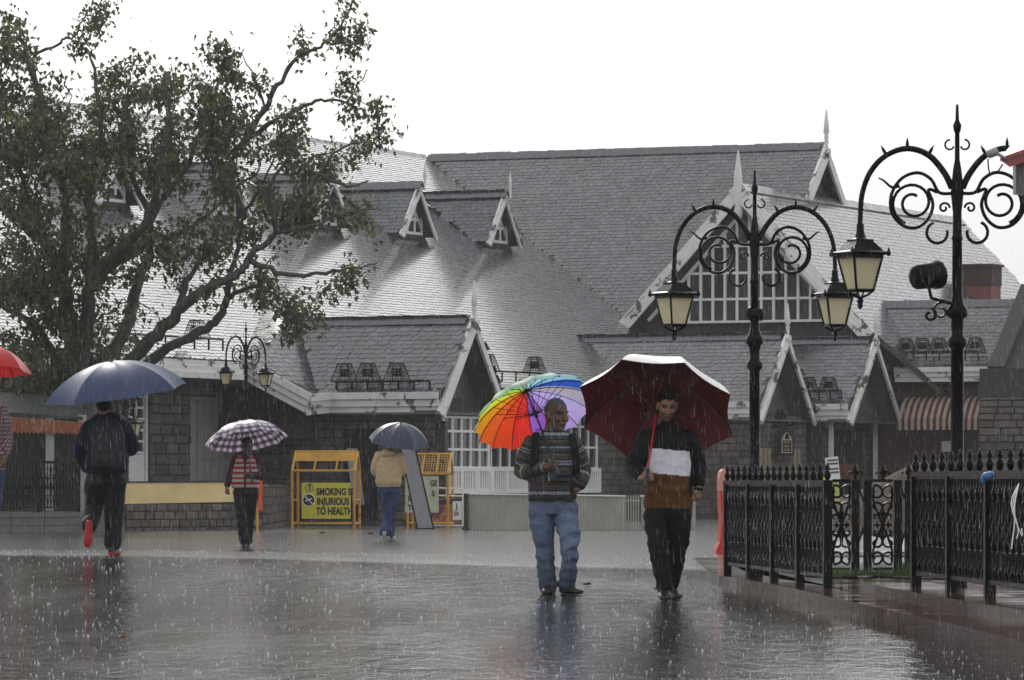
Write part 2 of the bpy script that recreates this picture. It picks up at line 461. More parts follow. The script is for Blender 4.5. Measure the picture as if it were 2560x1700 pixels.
for k in range(6):
    bb = MB(); j = lambda: R.uniform(-0.03, 0.03)
    bb.box((0, 0, 0), (1, 1, 1)); bb.v = [(x * (0.94 if y < 0 else 1) + (j() if y < 0 else 0), y + (j() * 2 if y < 0 else 0), z * (0.9 if y < 0 else 1) + (j() if y < 0 else 0)) for x, y, z in bb.v]
    me = bb.mesh('stone', M_stone); add_tone(me, [.12 + .4 * R.random()] * 6); STONE_ME.append(me)
STONE_LEFT = {}
def stone_wall(parent, O, U, wid, hgt, holes=(), th=0.5, course=0.19, wmin=0.22, wmax=0.5, quota=300, proud=0.03, name='wall', m=None, tint=None):
    """wall with its front bottom-left corner at O running along U, front normal = U x Z turned to the viewer (right-hand: U x Z)"""
    O = Vector(O); U = Vector(U).normalized(); Nn = U.cross(Vector((0, 0, 1)))   # outward
    core = MB()
    # core built as vertical strips around the holes
    xs_ = sorted(set([0, wid] + [h[0] for h in holes] + [h[1] for h in holes]))
    for a, b in zip(xs_[:-1], xs_[1:]):
        hs = sorted([(h[2], h[3]) for h in holes if h[0] <= a + 1e-6 and h[1] >= b - 1e-6]); z = 0
        for h0, h1 in hs + [(hgt, hgt)]:
            if h0 - z > 1e-3:
                P = [O + U * a + Vector((0, 0, z)), O + U * b + Vector((0, 0, z)), O + U * b + Vector((0, 0, h0)), O + U * a + Vector((0, 0, h0))]
                core.prism(P, Nn * -th)
            z = max(z, h1)
    wl = core.build(name, m or M_mortar, parent)
    root = parent
    while root.parent: root = root.parent
    left = STONE_LEFT.get(root.name, quota)
    z = 0.0; stuff = MB(); tn = []
    rot = math.atan2(U.y, U.x)
    while z < hgt - 0.05:
        c = min(course * R.uniform(0.85, 1.15), hgt - z); x = -R.random() * 0.2
        while x < wid:
            ww = R.uniform(wmin, wmax); a, b = max(x, 0), min(x + ww, wid); x += ww
            for h in holes:
                if h[2] < z + c * 0.6 and h[3] > z + c * 0.4:
                    if a >= h[0] - 0.02 and b <= h[1] + 0.02: a = b = 0
                    elif a < h[0] < b and b <= h[1] + .02: b = h[0]
                    elif a < h[1] < b and a >= h[0] - .02: a = h[1]
                    elif a < h[0] and b > h[1]: b = h[0]
            if b - a < 0.08: continue
            ctr = O + U * ((a + b) / 2) + Vector((0, 0, z + c / 2)) + Nn * (proud / 2 - 0.03 + R.uniform(-0.008, 0.012))
            dim = (b - a - 0.022, proud + 0.06, c - 0.022)
            if left > 0:
                o = link('stone', R.choice(STONE_ME), wl, ctr, (0, 0, rot)); o.scale = dim; left -= 1
            else:
                stuff.box(ctr, dim, M=Matrix.Rotation(rot, 3, 'Z')); tn += [.12 + .4 * R.random()] * 6
        z += c
    STONE_LEFT[root.name] = left
    if stuff.f:
        me = stuff.mesh('stones', M_stone); add_tone(me, tn); tag(link('stones', me, wl), kind='stuff')
    return wl

# ------------------------------------------------------------------ main roofs
T2 = 0.58
def r2(u, v): return Vector((u, v, 4.0 - T2 * u))
N2 = Vector((T2, 0, 1)); P2 = Vector((0, 0, 4.0))
UR, VR1, ZR = -12.3, 36.4, 11.13         # ridge of the left wing and of the cross roof
vb = Vector((-2.5, 30.3, 5.45))
r2a = slate_roof([r2(UR, -16), r2(0.35, -16), r2(0.35, -0.9), r2(-0.6, 3.6), r2(0.9, 5.0), r2(0.9, 28), r2(-2.5, 30.3), r2(UR, VR1)], BLD)
ridge(r2(UR, -16), r2(UR, VR1), r2a)
# west side of the wing so that the roof is closed
MB().prism([r2(UR, -16), r2(UR, 44), Vector((UR - 8, 44, 5)), Vector((UR - 8, -16, 5))], (0, 0, -0.15)).build('roof', M_slate, BLD)
t1 = (ZR - 5.45) / (VR1 - 30.3)
r1 = slate_roof([(-2.5, 30.3, 5.45), (1.0, 29.2, 5.45 - 1.1 * t1), (1.0, VR1, ZR), (UR, VR1, ZR)], BLD)
ridge((UR + 0.1, VR1, ZR), (0.9, VR1, ZR), r1)
MB().prism([(UR, VR1, ZR), (1.0, VR1, ZR), (1.0, VR1 + 6.5, 5.1), (UR, VR1 + 6.5, 5.1)], (0, 0, -0.15)).build('roof', M_slate, BLD)
# gable at the east end of the cross roof
MB().prism([(0.55, VR1 - 4.2, ZR - 4.3), (0.55, VR1 + 4.2, ZR - 4.3), (0.55, VR1, ZR - 0.2)], (-0.3, 0, 0)).build('gable_wall', M_soffit, BLD)
for s in (-1, 1):
    boards((1.03, VR1, ZR + 0.05), (1.03, VR1 + s * 4.0, ZR - 4.0 * t1 * 1.02), 0.36, 0.08, (1, 0, 0), 2, parent=BLD)
finial((1.05, VR1, ZR + 0.2), 0.95, BLD)
# left wing: eave boards and wall with doors (faces +u)
boards(r2(0.42, -16), r2(0.42, -0.95), 0.42, 0.06, (1, 0, 0), 3, parent=BLD, name='eave_board')
sof = MB().prism([(0.40, -16, 3.45), (0.40, -0.95, 3.45), (-0.9, -0.95, 3.45), (-0.9, -16, 3.45)], (0, 0, 0.05)); sof.build('soffit', M_soffit, BLD)
UW = -0.75     # wall plane
def vat(dx, u=UW): return onu(dx, 1109, u).y
def door_hole(x0, x1, y0, y1, O_v, u=UW, zb=0.9):
    a = onu(x0, 1109, u).y; b = onu(x1, 1109, u).y
    return (a - O_v, b - O_v, onu(x0, y1, u).z - zb, onu(x0, y0, u).z - zb)
ov = -15.0
hA = door_hole(296, 342, 903, 1112, ov); hB = door_hole(438, 545, 914, 1112, ov); hC = door_hole(150, 215, 903, 1112, ov)
hl = [(h[0], h[1], 0.0, h[3]) for h in (hA, hB, hC)]
stone_wall(BLD, (UW, ov, 0.9), (0, 1, 0), 15.0 + 4.0, 2.7, hl, quota=300, course=0.22, wmin=0.35, wmax=0.7)
def panel_door(h, leaves, m, glazed):
    v0, v1, z0, z1 = h[0] + ov, h[1] + ov, 0.9, h[3] + 0.9
    d = MB(); x = UW - 0.12
    d.box((x, (v0 + v1) / 2, (z0 + z1) / 2), (0.05, v1 - v0, z1 - z0))
    dr = d.build('door', m if not glazed else M_glass, BLD)
    fr = MB()
    for vv in (v0 + 0.05, v1 - 0.05): fr.box((x + 0.05, vv, (z0 + z1) / 2), (0.12, 0.1, z1 - z0))
    fr.box((x + 0.05, (v0 + v1) / 2, z1 - 0.05), (0.12, v1 - v0 - 0.2, 0.1)); fr.build('door_frame', m, dr)
    lw = (v1 - v0 - 0.2) / leaves
    for i in range(leaves):
        a = v0 + 0.1 + lw * i
        if glazed:
            st = MB()
            for q in (0.0, 0.5, 1.0): st.box((x + 0.045, a + lw * q, (z0 + z1) / 2 + 0.35), (0.05, 0.07, z1 - z0 - 0.9))
            for q in range(6): st.box((x + 0.049, a + lw / 2, z0 + 0.75 + q * (z1 - z0 - 0.85) / 5), (0.05, lw - 0.02, 0.055))
            st.build('glazing_bars', m, dr)
            MB().box((x + 0.045, a + lw / 2, z0 + 0.36), (0.05, lw - 0.01, 0.7)).build('lower_panel', m, dr)
        else:
            for k, (q0, q1) in enumerate(((0.03, 0.26), (0.3, 0.63), (0.67, 0.96))):
                for s in (0.05, 0.53):
                    MB().box((x + 0.04, a + lw * (s + 0.21), z0 + (z1 - z0) * (q0 + q1) / 2), (0.04, lw * 0.38, (z1 - z0) * (q1 - q0))).build('panel', m, dr)
panel_door(hA, 1, M_clean, True); panel_door(hC, 1, M_clean, True); panel_door(hB, 3, M_doorgrey, False)

# dormers on the left wing (gables face +u, ridges run along u)
def dormer(dx, dy, hw, rise, parent=BLD):
    """dx,dy: apex of its gable as seen; the apex height is found from the sill lying on the roof"""
    # front plane: where the sill meets the slope
    base = onp(dx, dy + rise * 0.95, P2, N2)
    u0 = base.x + 0.15; v0 = onu(dx, dy, u0).y; z1 = onu(dx, dy, u0).z
    zb = 4.0 - T2 * u0 + 0.12
    H = z1 - zb
    ub = u0 - H / T2 - 0.2
    d = None
    for s in (-1, 1):
        roofs = slate_roof([(u0 + 0.24, v0, z1), (ub + 0.2, v0, z1), (u0 - 0.15, v0 + s * hw, zb - 0.02), (u0 + 0.24, v0 + s * hw, zb - 0.02)], parent, e=0.14, under=0.07, name='dormer_roof')
        boards((u0 + 0.27, v0, z1 + 0.06), (u0 + 0.27, v0 + s * (hw + 0.04), zb - 0.06), 0.2, 0.06, (1, 0, 0), 2, parent=roofs)
    ridge((ub + 0.4, v0, z1 + 0.02), (u0 + 0.4, v0, z1 + 0.02), roofs)
    finial((u0 + 0.47, v0, z1 + 0.12), 0.55, roofs)
    g = MB().prism([(u0 - 0.02, v0 - hw * 0.95, zb - 0.3), (u0 - 0.02, v0 + hw * 0.95, zb - 0.3), (u0 - 0.02, v0, z1 - 0.12)], (-0.1, 0, 0)).build('dormer_wall', M_soffit, parent)
    hw2 = hw * 0.6; x = u0 + 0.0
    wn = MB().prism([(x, v0 - hw2, zb), (x, v0 + hw2, zb), (x, v0 + hw2 * 0.55, zb + H * 0.42), (x, v0, zb + H * 0.62), (x, v0 - hw2 * 0.55, zb + H * 0.42)], (0.02, 0, 0)).build('window', M_glass, g)
    fr = MB()
    for q in (-0.98, -0.33, 0.33, 0.98): fr.box((x + 0.035, v0 + hw2 * q, zb + H * (0.27 - 0.09 * abs(q))), (0.03, 0.09, H * (0.54 - 0.18 * abs(q))))
    for zq in (0.0, 0.28): fr.box((x + 0.038, v0, zb + H * zq + 0.02), (0.03, hw2 * (2.1 - zq * 2), 0.08))
    for s in (-1, 1): fr.bar((x + 0.036, v0 + s * hw2 * 0.95, zb + H * 0.1), (x + 0.036, v0, zb + H * 0.62), 0.09, 0.03, (1, 0, 0))
    fr.build('window_frame', M_clean, g)
for dx, dy in ((1143, 447), (945, 427), (745, 405), (510, 382), (252, 352)):
    dormer(dx, dy, 1.2, 122)

# wing F1: small cross gable whose front slope faces the square
def cross_wing(uL_pts, u_end, v_r, z_r, run, drop, back_u, fascia_left, parent=BLD, indiv=0, fascia_h=0.5, wall=True, ridge_from=None):
    ve = v_r - run; ze = z_r - drop
    front = slate_roof([uL_pts[0], (u_end, v_r, z_r), (u_end, ve, ze), uL_pts[1]], parent, indiv=indiv)
    back = slate_roof([(back_u, v_r, z_r), (u_end, v_r, z_r), (u_end, v_r + run, ze), (back_u + 1.5, v_r + run, ze)], parent)
    ridge(ridge_from or uL_pts[0], (u_end - 0.1, v_r, z_r + 0.02), front)
    for s in (-1, 1):
        boards((u_end + 0.03, v_r, z_r + 0.1), (u_end + 0.03, v_r + s * (run + 0.05), ze - 0.45 + 0.02), 0.26, 0.07, (1, 0, 0), 2, parent=parent)
    finial((u_end + 0.06, v_r, z_r + 0.18), 0.75, parent)
    boards((fascia_left, ve - 0.04, ze + 0.02), (u_end + 0.02, ve - 0.04, ze + 0.02), fascia_h, 0.05, (0, 1, 0), 3, parent=parent, name='eave_board')
    # soffit panel of the gable, set back
    MB().prism([(u_end - 0.55, ve + 0.1, ze - 0.45), (u_end - 0.55, v_r + run - 0.1, ze - 0.45), (u_end - 0.55, v_r, z_r - 0.25)], (-0.1, 0, 0)).build('gable_panel', M_soffit, parent)
    MB().prism([(u_end - 0.04, ve + 0.02, ze - 0.42), (u_end - 0.6, ve + 0.02, ze - 0.42), (u_end - 0.6, v_r, z_r - 0.2), (u_end - 0.04, v_r, z_r - 0.2)], (0, 0, -0.04)).build('soffit', M_soffit, parent)
    MB().prism([(u_end - 0.04, v_r + run, ze - 0.42), (u_end - 0.04, v_r, z_r - 0.2), (u_end - 0.6, v_r, z_r - 0.2), (u_end - 0.6, v_r + run, ze - 0.42)], (0, 0, -0.04)).build('soffit', M_soffit, parent)
    MB().prism([(fascia_left + 0.3, ve, ze - 0.5), (u_end - 0.1, ve, ze - 0.5), (u_end - 0.1, v_r + run, ze - 0.5), (fascia_left + 0.3, v_r + run, ze - 0.5)], (0, 0, 0.05)).build('soffit', M_soffit, parent)
    return front
F1v, F1z, F1u = 2.8, 4.81, 4.6
D1 = onv(685, 744, F1v); D1.z = F1z
C1 = Vector((1.5, 0.9, 3.05))
f1 = cross_wing([D1, C1], F1u, F1v, F1z, 1.9, 1.76, D1.x, 1.35, indiv=300)
# the slope sweeping down beside it, with its raking verge
A1 = onp(560, 828, P2, N2); B1 = Vector((2.0, -0.35, 2.98)); E1 = onp(610, 705, P2, N2); E2 = onp(690, 722, P2, N2)
slate_roof([A1, B1, C1], BLD); slate_roof([A1, C1, D1], BLD); slate_roof([A1, D1, E1], BLD); slate_roof([E1, D1, E2], BLD)
boards(A1 + Vector((0, -0.05, 0.06)), B1 + Vector((0, -0.05, 0.03)), 0.48, 0.06, (0, 1, 0), 3, parent=BLD, name='verge_board')
boards(B1 + Vector((-0.05, -0.04, 0.02)), Vector((1.9, 0.84, 3.07)), 0.48, 0.05, (-1, 0, 0), 3, parent=BLD, name='eave_board')
# stone walls under F1 : front (faces -v) and gable side (faces +u)
MB().box((-6, 10, 1.9), (10, 52, 3.8)).build('inner_wall', M_mortar, BLD)
MB().box((1.7, 3.0, 1.45), (5.0, 2.7, 3.0)).build('inner_wall', M_mortar, BLD)
MB().box((0.2, 0.9, 2.6), (2.0, 1.2, 1.2)).build('inner_wall', M_mortar, BLD)
stone_wall(BLD, (-0.7, 1.45, -0.1), (1, 0, 0), 5.0, 2.75, [(2.6, 3.5, 0.2, 2.35)], quota=300)
MB().box((2.35, 1.6, 1.2), (0.9, 0.1, 2.2)).build('dark_doorway', M_glass, BLD)
stone_wall(BLD, (4.3, 1.45, -0.1), (0, 1, 0), 2.9, 2.75, [(0.35, 2.6, 0.9, 2.55)], quota=300)
# glazed bays with white bars and slatted balustrades: gable side of F1, and the wall beyond it
def glazed_bay(u, v0, v1, z0, zs, z1, ncol, arch=True):
    wn = MB().box((u, (v0 + v1) / 2, (z0 + z1) / 2), (0.04, v1 - v0, z1 - z0)).build('window', M_glass, BLD)
    fr = MB(); dv = (v1 - v0) / ncol
    for i in range(ncol + 1): fr.box((u + 0.05, v0 + dv * i, (zs + z1) / 2), (0.05, 0.09 if i in (0, ncol) else 0.06, z1 - zs))
    for q in (0.0, 0.36, 0.72, 1.0): fr.box((u + 0.054, (v0 + v1) / 2, zs + (z1 - zs) * q), (0.05, v1 - v0, 0.055))
    fr.build('window_bars', M_clean, wn)
    pl = MB(); ns = int((v1 - v0) / 0.13)
    for i in range(ns + 1): pl.box((u + 0.12, v0 + (v1 - v0) * i / ns, (z0 + zs) / 2), (0.04, 0.075, zs - z0 - 0.1))
    for zz in (z0 + 0.04, zs - 0.04): pl.box((u + 0.125, (v0 + v1) / 2, zz), (0.06, v1 - v0, 0.1))
    for i in range(4): pl.box((u + 0.128, v0 + (v1 - v0) * i / 3, (z0 + zs) / 2), (0.07, 0.16, zs - z0))
    pl.build('balustrade', M_clean, wn)
glazed_bay(4.33, 1.65, 4.2, 0.72, 1.32, 2.5, 5)
MB().box((4.45, 1.52, 1.2), (0.16, 0.16, 2.4)).build('pilaster', M_stone, BLD)
# wall beyond F1 under the low eave, with its long glazed bay
stone_wall(BLD, (0.35, 4.7, -0.1), (0, 1, 0), 22.0, 3.5, [(6.0, 15.5, 0.8, 3.0)], quota=300)
glazed_bay(0.38, 10.8, 20.1, 0.70, 1.35, 2.9, 16)
boards((0.98, 4.9, 3.5), (0.98, 27.5, 3.5), 0.34, 0.05, (1, 0, 0), 2, parent=BLD, name='eave_board')
# F2 and F3: the two small cross gables on the right
F2v, F2z, F2u = 24.2, 5.02, 4.36
def r2u(z): return (4.0 - z) / T2
f2 = cross_wing([(r2u(F2z), F2v, F2z), (r2u(3.15) - 0.2, F2v - 2.2, 3.15)], F2u, F2v, F2z, 2.2, 1.87, -2.0, 1.2)
F3v, F3z, F3u = 28.95, 5.02, 5.24
f3 = cross_wing([(-1.6, F3v, F3z), (-1.6, F3v - 2.2, 3.15)], F3u, F3v, F3z, 2.2, 1.87, -1.6, 3.6)
stone_wall(BLD, (0.1, 22.4, -0.1), (1, 0, 0), 4.0, 2.9, quota=300)
stone_wall(BLD, (4.05, 22.4, -0.1), (0, 1, 0), 4.2, 2.95, quota=300)
MB().box((3.4, 28.5, 1.9), (0.7, 8.0, 4.0)).build('inner_wall', M_mortar, BLD)
MB().box((5.5, 33.2, 2.6), (5.5, 0.4, 5.2)).build('inner_wall', M_mortar, BLD)
stone_wall(BLD, (4.35, 27.1, -0.1), (0, 1, 0), 4.3, 2.9, [(0.75, 3.3, 0, 2.65)], quota=300)
MB().box((4.05, 29.1, 1.3), (0.1, 2.7, 2.7)).build('dark_doorway', M_glass, BLD)
MB().box((4.25, 29.3, 1.25), (0.08, 2.2, 0.5)).build('red_notice_board', M_brickred, BLD)
M_pil = mat('ochre_sandstone', (0.27, 0.22, 0.15), rough=0.6, var=0.3, scale=5, stretch=(1, 1, 0.3))
for vv in (22.7, 23.0, 23.3, 25.3, 25.6):
    MB().box((4.15, vv, 0.9), (0.16, 0.2, 2.0)).build('pilaster', M_pil, BLD)
for vv, m_ in ((31.0, M_clean), (27.3, M_clean)):
    MB().box((4.55, vv, 1.35), (0.12, 0.1, 2.7)).build('white_post', m_, BLD)
# black plaque with an outlined bag emblem, and the iron scroll above it
PV, PU = 24.35, 4.30
pq = MB().box((PU, PV, 2.05), (0.05, 0.95, 0.62)); 
pq = thing('plaque', 'black hanging plaque with white outlined emblem beside the twin gables', 'sign', tuple(wld(PU, PV, 2.06)), -TH)
Mblk = mat('black_board', (0.012, 0.012, 0.012), rough=0.4); Mwl = mat('white_line', (0.5, 0.5, 0.5), rough=0.5); Mgold = mat('gold_letter', (0.3, 0.22, 0.07), rough=0.5)
MB().box((0, 0, 0), (0.05, 1.15, 0.70)).build('board', Mblk, pq)
ln = MB(); x = 0.04
for a, b in (((-0.38, -0.27), (0.38, -0.27)), ((0.38, -0.27), (0.38, 0.08)), ((0.38, 0.08), (-0.38, 0.08)), ((-0.38, 0.08), (-0.38, -0.27))):
    ln.tube([(x, a[0], a[1]), (x, b[0], b[1])], 0.012, 4)
ln.tube([(x, 0.24 * math.cos(t), 0.1 + 0.18 * math.sin(t)) for t in np.linspace(-0.15, math.pi + 0.15, 14)], 0.012, 4)
for s in (-1, 1): ln.tube([(x, s * (0.27 + 0.08 * math.cos(t)), 0.13 + 0.04 * math.sin(t)) for t in np.linspace(0, 2 * math.pi, 9)], 0.01, 4)
ln.build('emblem', Mwl, pq)
gl = MB()
for zz, ws in ((0.02, (0.16, 0.2)), (-0.09, (0.2, 0.12)), (-0.19, (0.14, 0.18))):
    y = -0.22
    for w_ in ws: gl.box((x, y + w_ / 2, zz), (0.012, w_, 0.05)); y += w_ + 0.06
gl.build('gilt_lines', Mgold, pq)
def spiral(c, r0, r1, a0, a1, n=18, ax=(1, 0, 0), ay=(0, 0, 1)):
    c = Vector(c); ax = Vector(ax); ay = Vector(ay); out = []
    for i in range(n):
        t = i / (n - 1); r = r0 + (r1 - r0) * t; a = a0 + (a1 - a0) * t
        out.append(c + ax * (r * math.cos(a)) + ay * (r * math.sin(a)))
    return out
sb = MB()
sb.tube([(0, -0.7, -0.2), (0, 0.75, -0.2)], 0.03, 5)
sb.tube(spiral((0, -0.28, 0.05), 0.24, 0.05, -1.4, 7.5, 26, (0, 1, 0)), 0.03, 5)
sb.tube([(0, -0.05, 0.22), (0, 0.12, 0.08), (0, 0.3, -0.08), (0, 0.5, -0.1), (0, 0.72, -0.17)], 0.03, 5)
sb.tube(spiral((0, 0.28, -0.11), 0.09, 0.03, 0, 6, 14, (0, 1, 0)), 0.025, 5)
tag(sb.build('iron_scroll', M_iron), 'black wrought iron scroll bracket above the hanging plaque', 'bracket')
o = bpy.data.objects['iron_scroll']; o.location = wld(4.22, 24.35, 2.75); o.rotation_euler = (0, 0, -TH)

# G: tall gable with the big window; its ridge runs back along v
GV, GU, GZ = 30.0, 0.95, 9.5
GH = 3.75; GD = 3.95          # half width and drop
gs = GD / GH
zR = GZ - gs * 5.6
gR = slate_roof([(GU, GV - 0.5, GZ), (GU, 49.5, GZ), (GU + 5.6, 49.5, zR), (GU + 5.6, GV - 0.5 + 1.6, zR), (GU + 3.9, GV - 0.5, GZ - gs * 3.9)], BLD)
gL = slate_roof([(GU, GV - 0.5, GZ), (GU - GH, GV - 0.5, GZ - GD), (GU - GH, GV + 1.0, GZ - GD), (GU, GV + 4.9, GZ)], BLD)
ridge((GU, GV - 0.4, GZ), (GU, 49.4, GZ), gR)
boards((GU, GV - 0.55, GZ + 0.15), (GU - GH - 0.25, GV - 0.55, GZ - GD - 0.15), 0.40, 0.06, (0, -1, 0), 3, parent=BLD)
boards((GU, GV - 0.55, GZ + 0.15), (GU + GH + 0.35, GV - 0.55, GZ - GD - 0.3), 0.40, 0.06, (0, -1, 0), 3, parent=BLD)
f = MB().lathe([(0.07, -0.9), (0.13, -0.6), (0.15, 0.0), (0.12, 0.5), (0.02, 1.2)], n=6).build('spire_finial', M_clean, BLD, loc=(GU - 0.02, GV - 0.6, GZ - 0.15))
MB().prism([(GU - GH, GV, 4.6), (GU + GH, GV, 4.6), (GU + GH, GV, GZ - GD), (GU, GV, GZ), (GU - GH, GV, GZ - GD)], (0, 0.3, 0)).build('gable_wall', M_mortar, BLD)
# window: cells between bars, clipped by the gable slopes
sill = onv(1700, 742, GV).z; ux0 = onv(1538, 742, GV).x; ux1 = onv(1902, 742, GV).x
def clip(poly, a, b, c):
    out = []
    for i in range(len(poly)):
        p, q = poly[i], poly[(i + 1) % len(poly)]
        dp = a * p[0] + b * p[1] - c; dq = a * q[0] + b * q[1] - c
        if dp <= 0: out.append(p)
        if dp * dq < 0:
            t = dp / (dp - dq); out.append((p[0] + (q[0] - p[0]) * t, p[1] + (q[1] - p[1]) * t))
    return out
gw = MB().prism([(ux0 - 0.05, GV - 0.1, sill), (ux1 + 0.05, GV - 0.1, sill), (ux1 + 0.05, GV - 0.1, sill + 0.3), (GU, GV - 0.1, GZ - 1.1), (ux0 - 0.05, GV - 0.1, sill + 0.3)], (0, 0.05, 0)).build('window', M_soffit, BLD)
ncol = 13; rows = [sill, onv(1700, 690, GV).z, onv(1700, 630, GV).z, onv(1700, 568, GV).z, onv(1700, 505, GV).z]
lim = GZ - 0.66
du = (ux1 - ux0) / ncol
for i in range(ncol):
    for j in range(4):
        poly = [(ux0 + du * i + 0.03, rows[j] + 0.03), (ux0 + du * (i + 1) - 0.03, rows[j] + 0.03), (ux0 + du * (i + 1) - 0.03, rows[j + 1] - 0.03), (ux0 + du * i + 0.03, rows[j + 1] - 0.03)]
        poly = clip(poly, gs, 1, lim + gs * GU); poly = clip(poly, -gs, 1, lim - gs * GU)
        if len(poly) > 2: MB().prism([(p[0], GV - 0.13 + R.uniform(-.004, .004), p[1]) for p in poly], (0, 0.02, 0)).build('pane', M_glass, gw)
br = MB()
for i in range(ncol + 1):
    uu = ux0 + du * i; zt = lim - gs * abs(uu - GU)
    if zt > sill + 0.15: br.box((uu, GV - 0.17, (sill + zt) / 2), (0.075, 0.07, zt - sill))
for z in rows[:4]:
    hw = min((lim - z) / gs, GU - ux0 + 0.05)
    br.box((GU, GV - 0.175, z), (2 * hw, 0.07, 0.07))
for s in (-1, 1): br.bar((GU, GV - 0.172, lim), (GU + s * (lim - sill) / gs * 0.98, GV - 0.172, sill + 0.06), 0.1, 0.07)
br.build('window_bars', M_clean, gw)
# R4 : roof and wall with the striped awning, right
V4e, Z4e, V4r, Z4r = 30.8, 4.25, 32.95, 6.18
r4 = slate_roof([(3.9, V4r, Z4r), (9.3, V4r, Z4r), (9.3, V4e, Z4e), (5.3, V4e, Z4e)], BLD)
ridge((4.1, V4r, Z4r), (9.2, V4r, Z4r), r4)
MB().prism([(3.9, V4r, Z4r), (9.3, V4r, Z4r), (9.3, V4r + 3, 4.2), (3.9, V4r + 3, 4.2)], (0, 0, -0.1)).build('roof', M_slate, BLD)
boards((5.2, V4e - 0.05, Z4e + 0.02), (8.2, V4e - 0.05, Z4e + 0.02), 0.42, 0.05, (0, 1, 0), 3, parent=BLD, name='eave_board')
M_shop = mat('dark_red_shopfront', (0.075, 0.022, 0.016), rough=0.5, var=0.4, scale=2)
MB().box((6.5, V4e + 0.75, 1.8), (4.6, 0.2, 3.8)).build('shopfront', M_shop, BLD)
MB().box((6.55, V4e + 0.64, 2.0), (0.28, 0.02, 0.3)).build('notice', M_clean, BLD)
MB().box((8.25, V4e + 0.5, 1.9), (0.08, 0.1, 3.6)).build('white_post', M_clean, BLD)
aw = thing('striped_awning', 'red and cream striped awning over the dark shopfront', 'awning', tuple(wld(5.35, V4e - 0.1, 2.7)), -TH)
Mred = mat('awning_red', (0.16, 0.03, 0.025), rough=0.7, var=0.15, trans=0.15); Mcream = mat('awning_cream', (0.55, 0.47, 0.38), rough=0.7, var=0.15, trans=0.15)
nst = 30; wst = 2.85 / nst
prof = [(0.8, 0.75), (0.55, 0.68), (0.3, 0.5), (0.12, 0.28), (0.0, 0.1)]
for i in range(nst):
    st = MB(); x0 = wst * i; x1 = x0 + wst
    vs = [(x, p[0], p[1]) for p in prof for x in (x0, x1)] + [(x0, -0.01, -0.22), (x1, -0.01, -0.22)]
    vs2 = [(x, y, z - 0.012) for x, y, z in vs]
    n_ = len(vs)
    st.add(vs + vs2, [(2 * k, 2 * k + 1, 2 * k + 3, 2 * k + 2) for k in range(n_ // 2 - 1)] + [(2 * k + 2 + n_, 2 * k + 3 + n_, 2 * k + 1 + n_, 2 * k + n_) for k in range(n_ // 2 - 1)])
    st.build('stripe', Mred if i % 2 else Mcream, aw)
# stone gable end with a sloping coping at the far right
pier = thing('stone_gable_wall', 'rough stone gable wall with sloping coping at the right edge', 'wall', tuple(wld(8.5, 28.6, 0)), -TH)
stone_wall(pier, (0, -0.02, -0.1), (1, 0, 0), 5.0, 3.45, quota=220, course=0.2, wmin=0.35, wmax=0.8, proud=0.08)
c0 = onu(2288, 852, 8.5) - Vector((8.5, 28.6, 0)); c1 = onu(2356, 686, 8.5) - Vector((8.5, 28.6, 0)); c1 = c1 + (c1 - c0) * .15
cp = MB(); cp.bar(c0 + Vector((.12, 0, 0)), c1 + Vector((.12, 0, 0)), 0.22, 0.5, (0, -0.5, 1)); cp.build('coping', M_mortar, pier)
MB().prism([(0.15, c0.y, c0.z - .1), (0.15, c1.y, c0.z - .1), (0.15, c1.y, c1.z - .1)], (3.0, 0, 0)).build('gable', M_mortar, pier)
MB().prism([(0, 0, -.1), (0, c1.y, -.1), (0, c1.y, c0.z), (0, 0, c0.z)], (3.0, 0, 0)).build('core', M_mortar, pier)
# chimney
ch = thing('brick_chimney', 'red brick chimney stack with dark cap behind the right roof', 'chimney', tuple(Vector((W(2263, 1109, 150).x, 150, 2.75))), -TH)
MB().box((0, 0, 2.2), (0.95, 0.95, 4.4)).build('stack', M_brickred, ch)
MB().box((0, 0, 3.75), (1.2, 1.2, 0.12)).build('band', M_brickred, ch)
M_cap = mat('sooty_brick', (0.06, 0.03, 0.025), rough=0.8)
MB().box((0, 0, 4.65), (1.0, 1.0, 0.6)).build('cap', M_cap, ch); MB().box((0, 0, 4.98), (1.12, 1.12, 0.08)).build('rim', M_cap, ch)

# ------------------------------------------------------------------ floodlight cages and rails along the eaves
def cage_mesh():
    c = MB(); h = 0.42; b = 0.24; t = 0.12
    cs = [(-b, -b), (b, -b), (b, b), (-b, b)]
    for i in range(4):
        x, y = cs[i]; x2, y2 = cs[(i + 1) % 4]
        c.tube([(x, y, 0), (x * t / b, y * t / b, h)], 0.014, 4)
        for q in (0, 0.5, 1.0):
            s = 1 + (t / b - 1) * q
            c.tube([(x * s, y * s, h * q), (x2 * s, y2 * s, h * q)], 0.014 if q != 0.5 else 0.006, 4)
        for q in range(1, 6):
            f = q / 6; px = x + (x2 - x) * f; py = y + (y2 - y) * f
            c.tube([(px, py, 0), (px * t / b, py * t / b, h)], 0.005, 3)
        for q in range(1, 7):
            s = 1 + (t / b - 1) * q / 7
            c.tube([(x * s, y * s, h * q / 7), (x2 * s, y2 * s, h * q / 7)], 0.004, 3)
    return c.mesh('cage', M_iron)
CAGE = cage_mesh(); LAMPB = MB().box((0, 0, 0.2), (0.2, 0.14, 0.18)).mesh('lamp_body', M_iron)
def cage(p, label, s=1.0):
    t = thing('caged_floodlight', label, 'floodlight', tuple(p), -TH, 'caged floodlights along the eaves'); t.scale = (s, s, s)
    link('cage', CAGE, t); link('lamp_body', LAMPB, t)
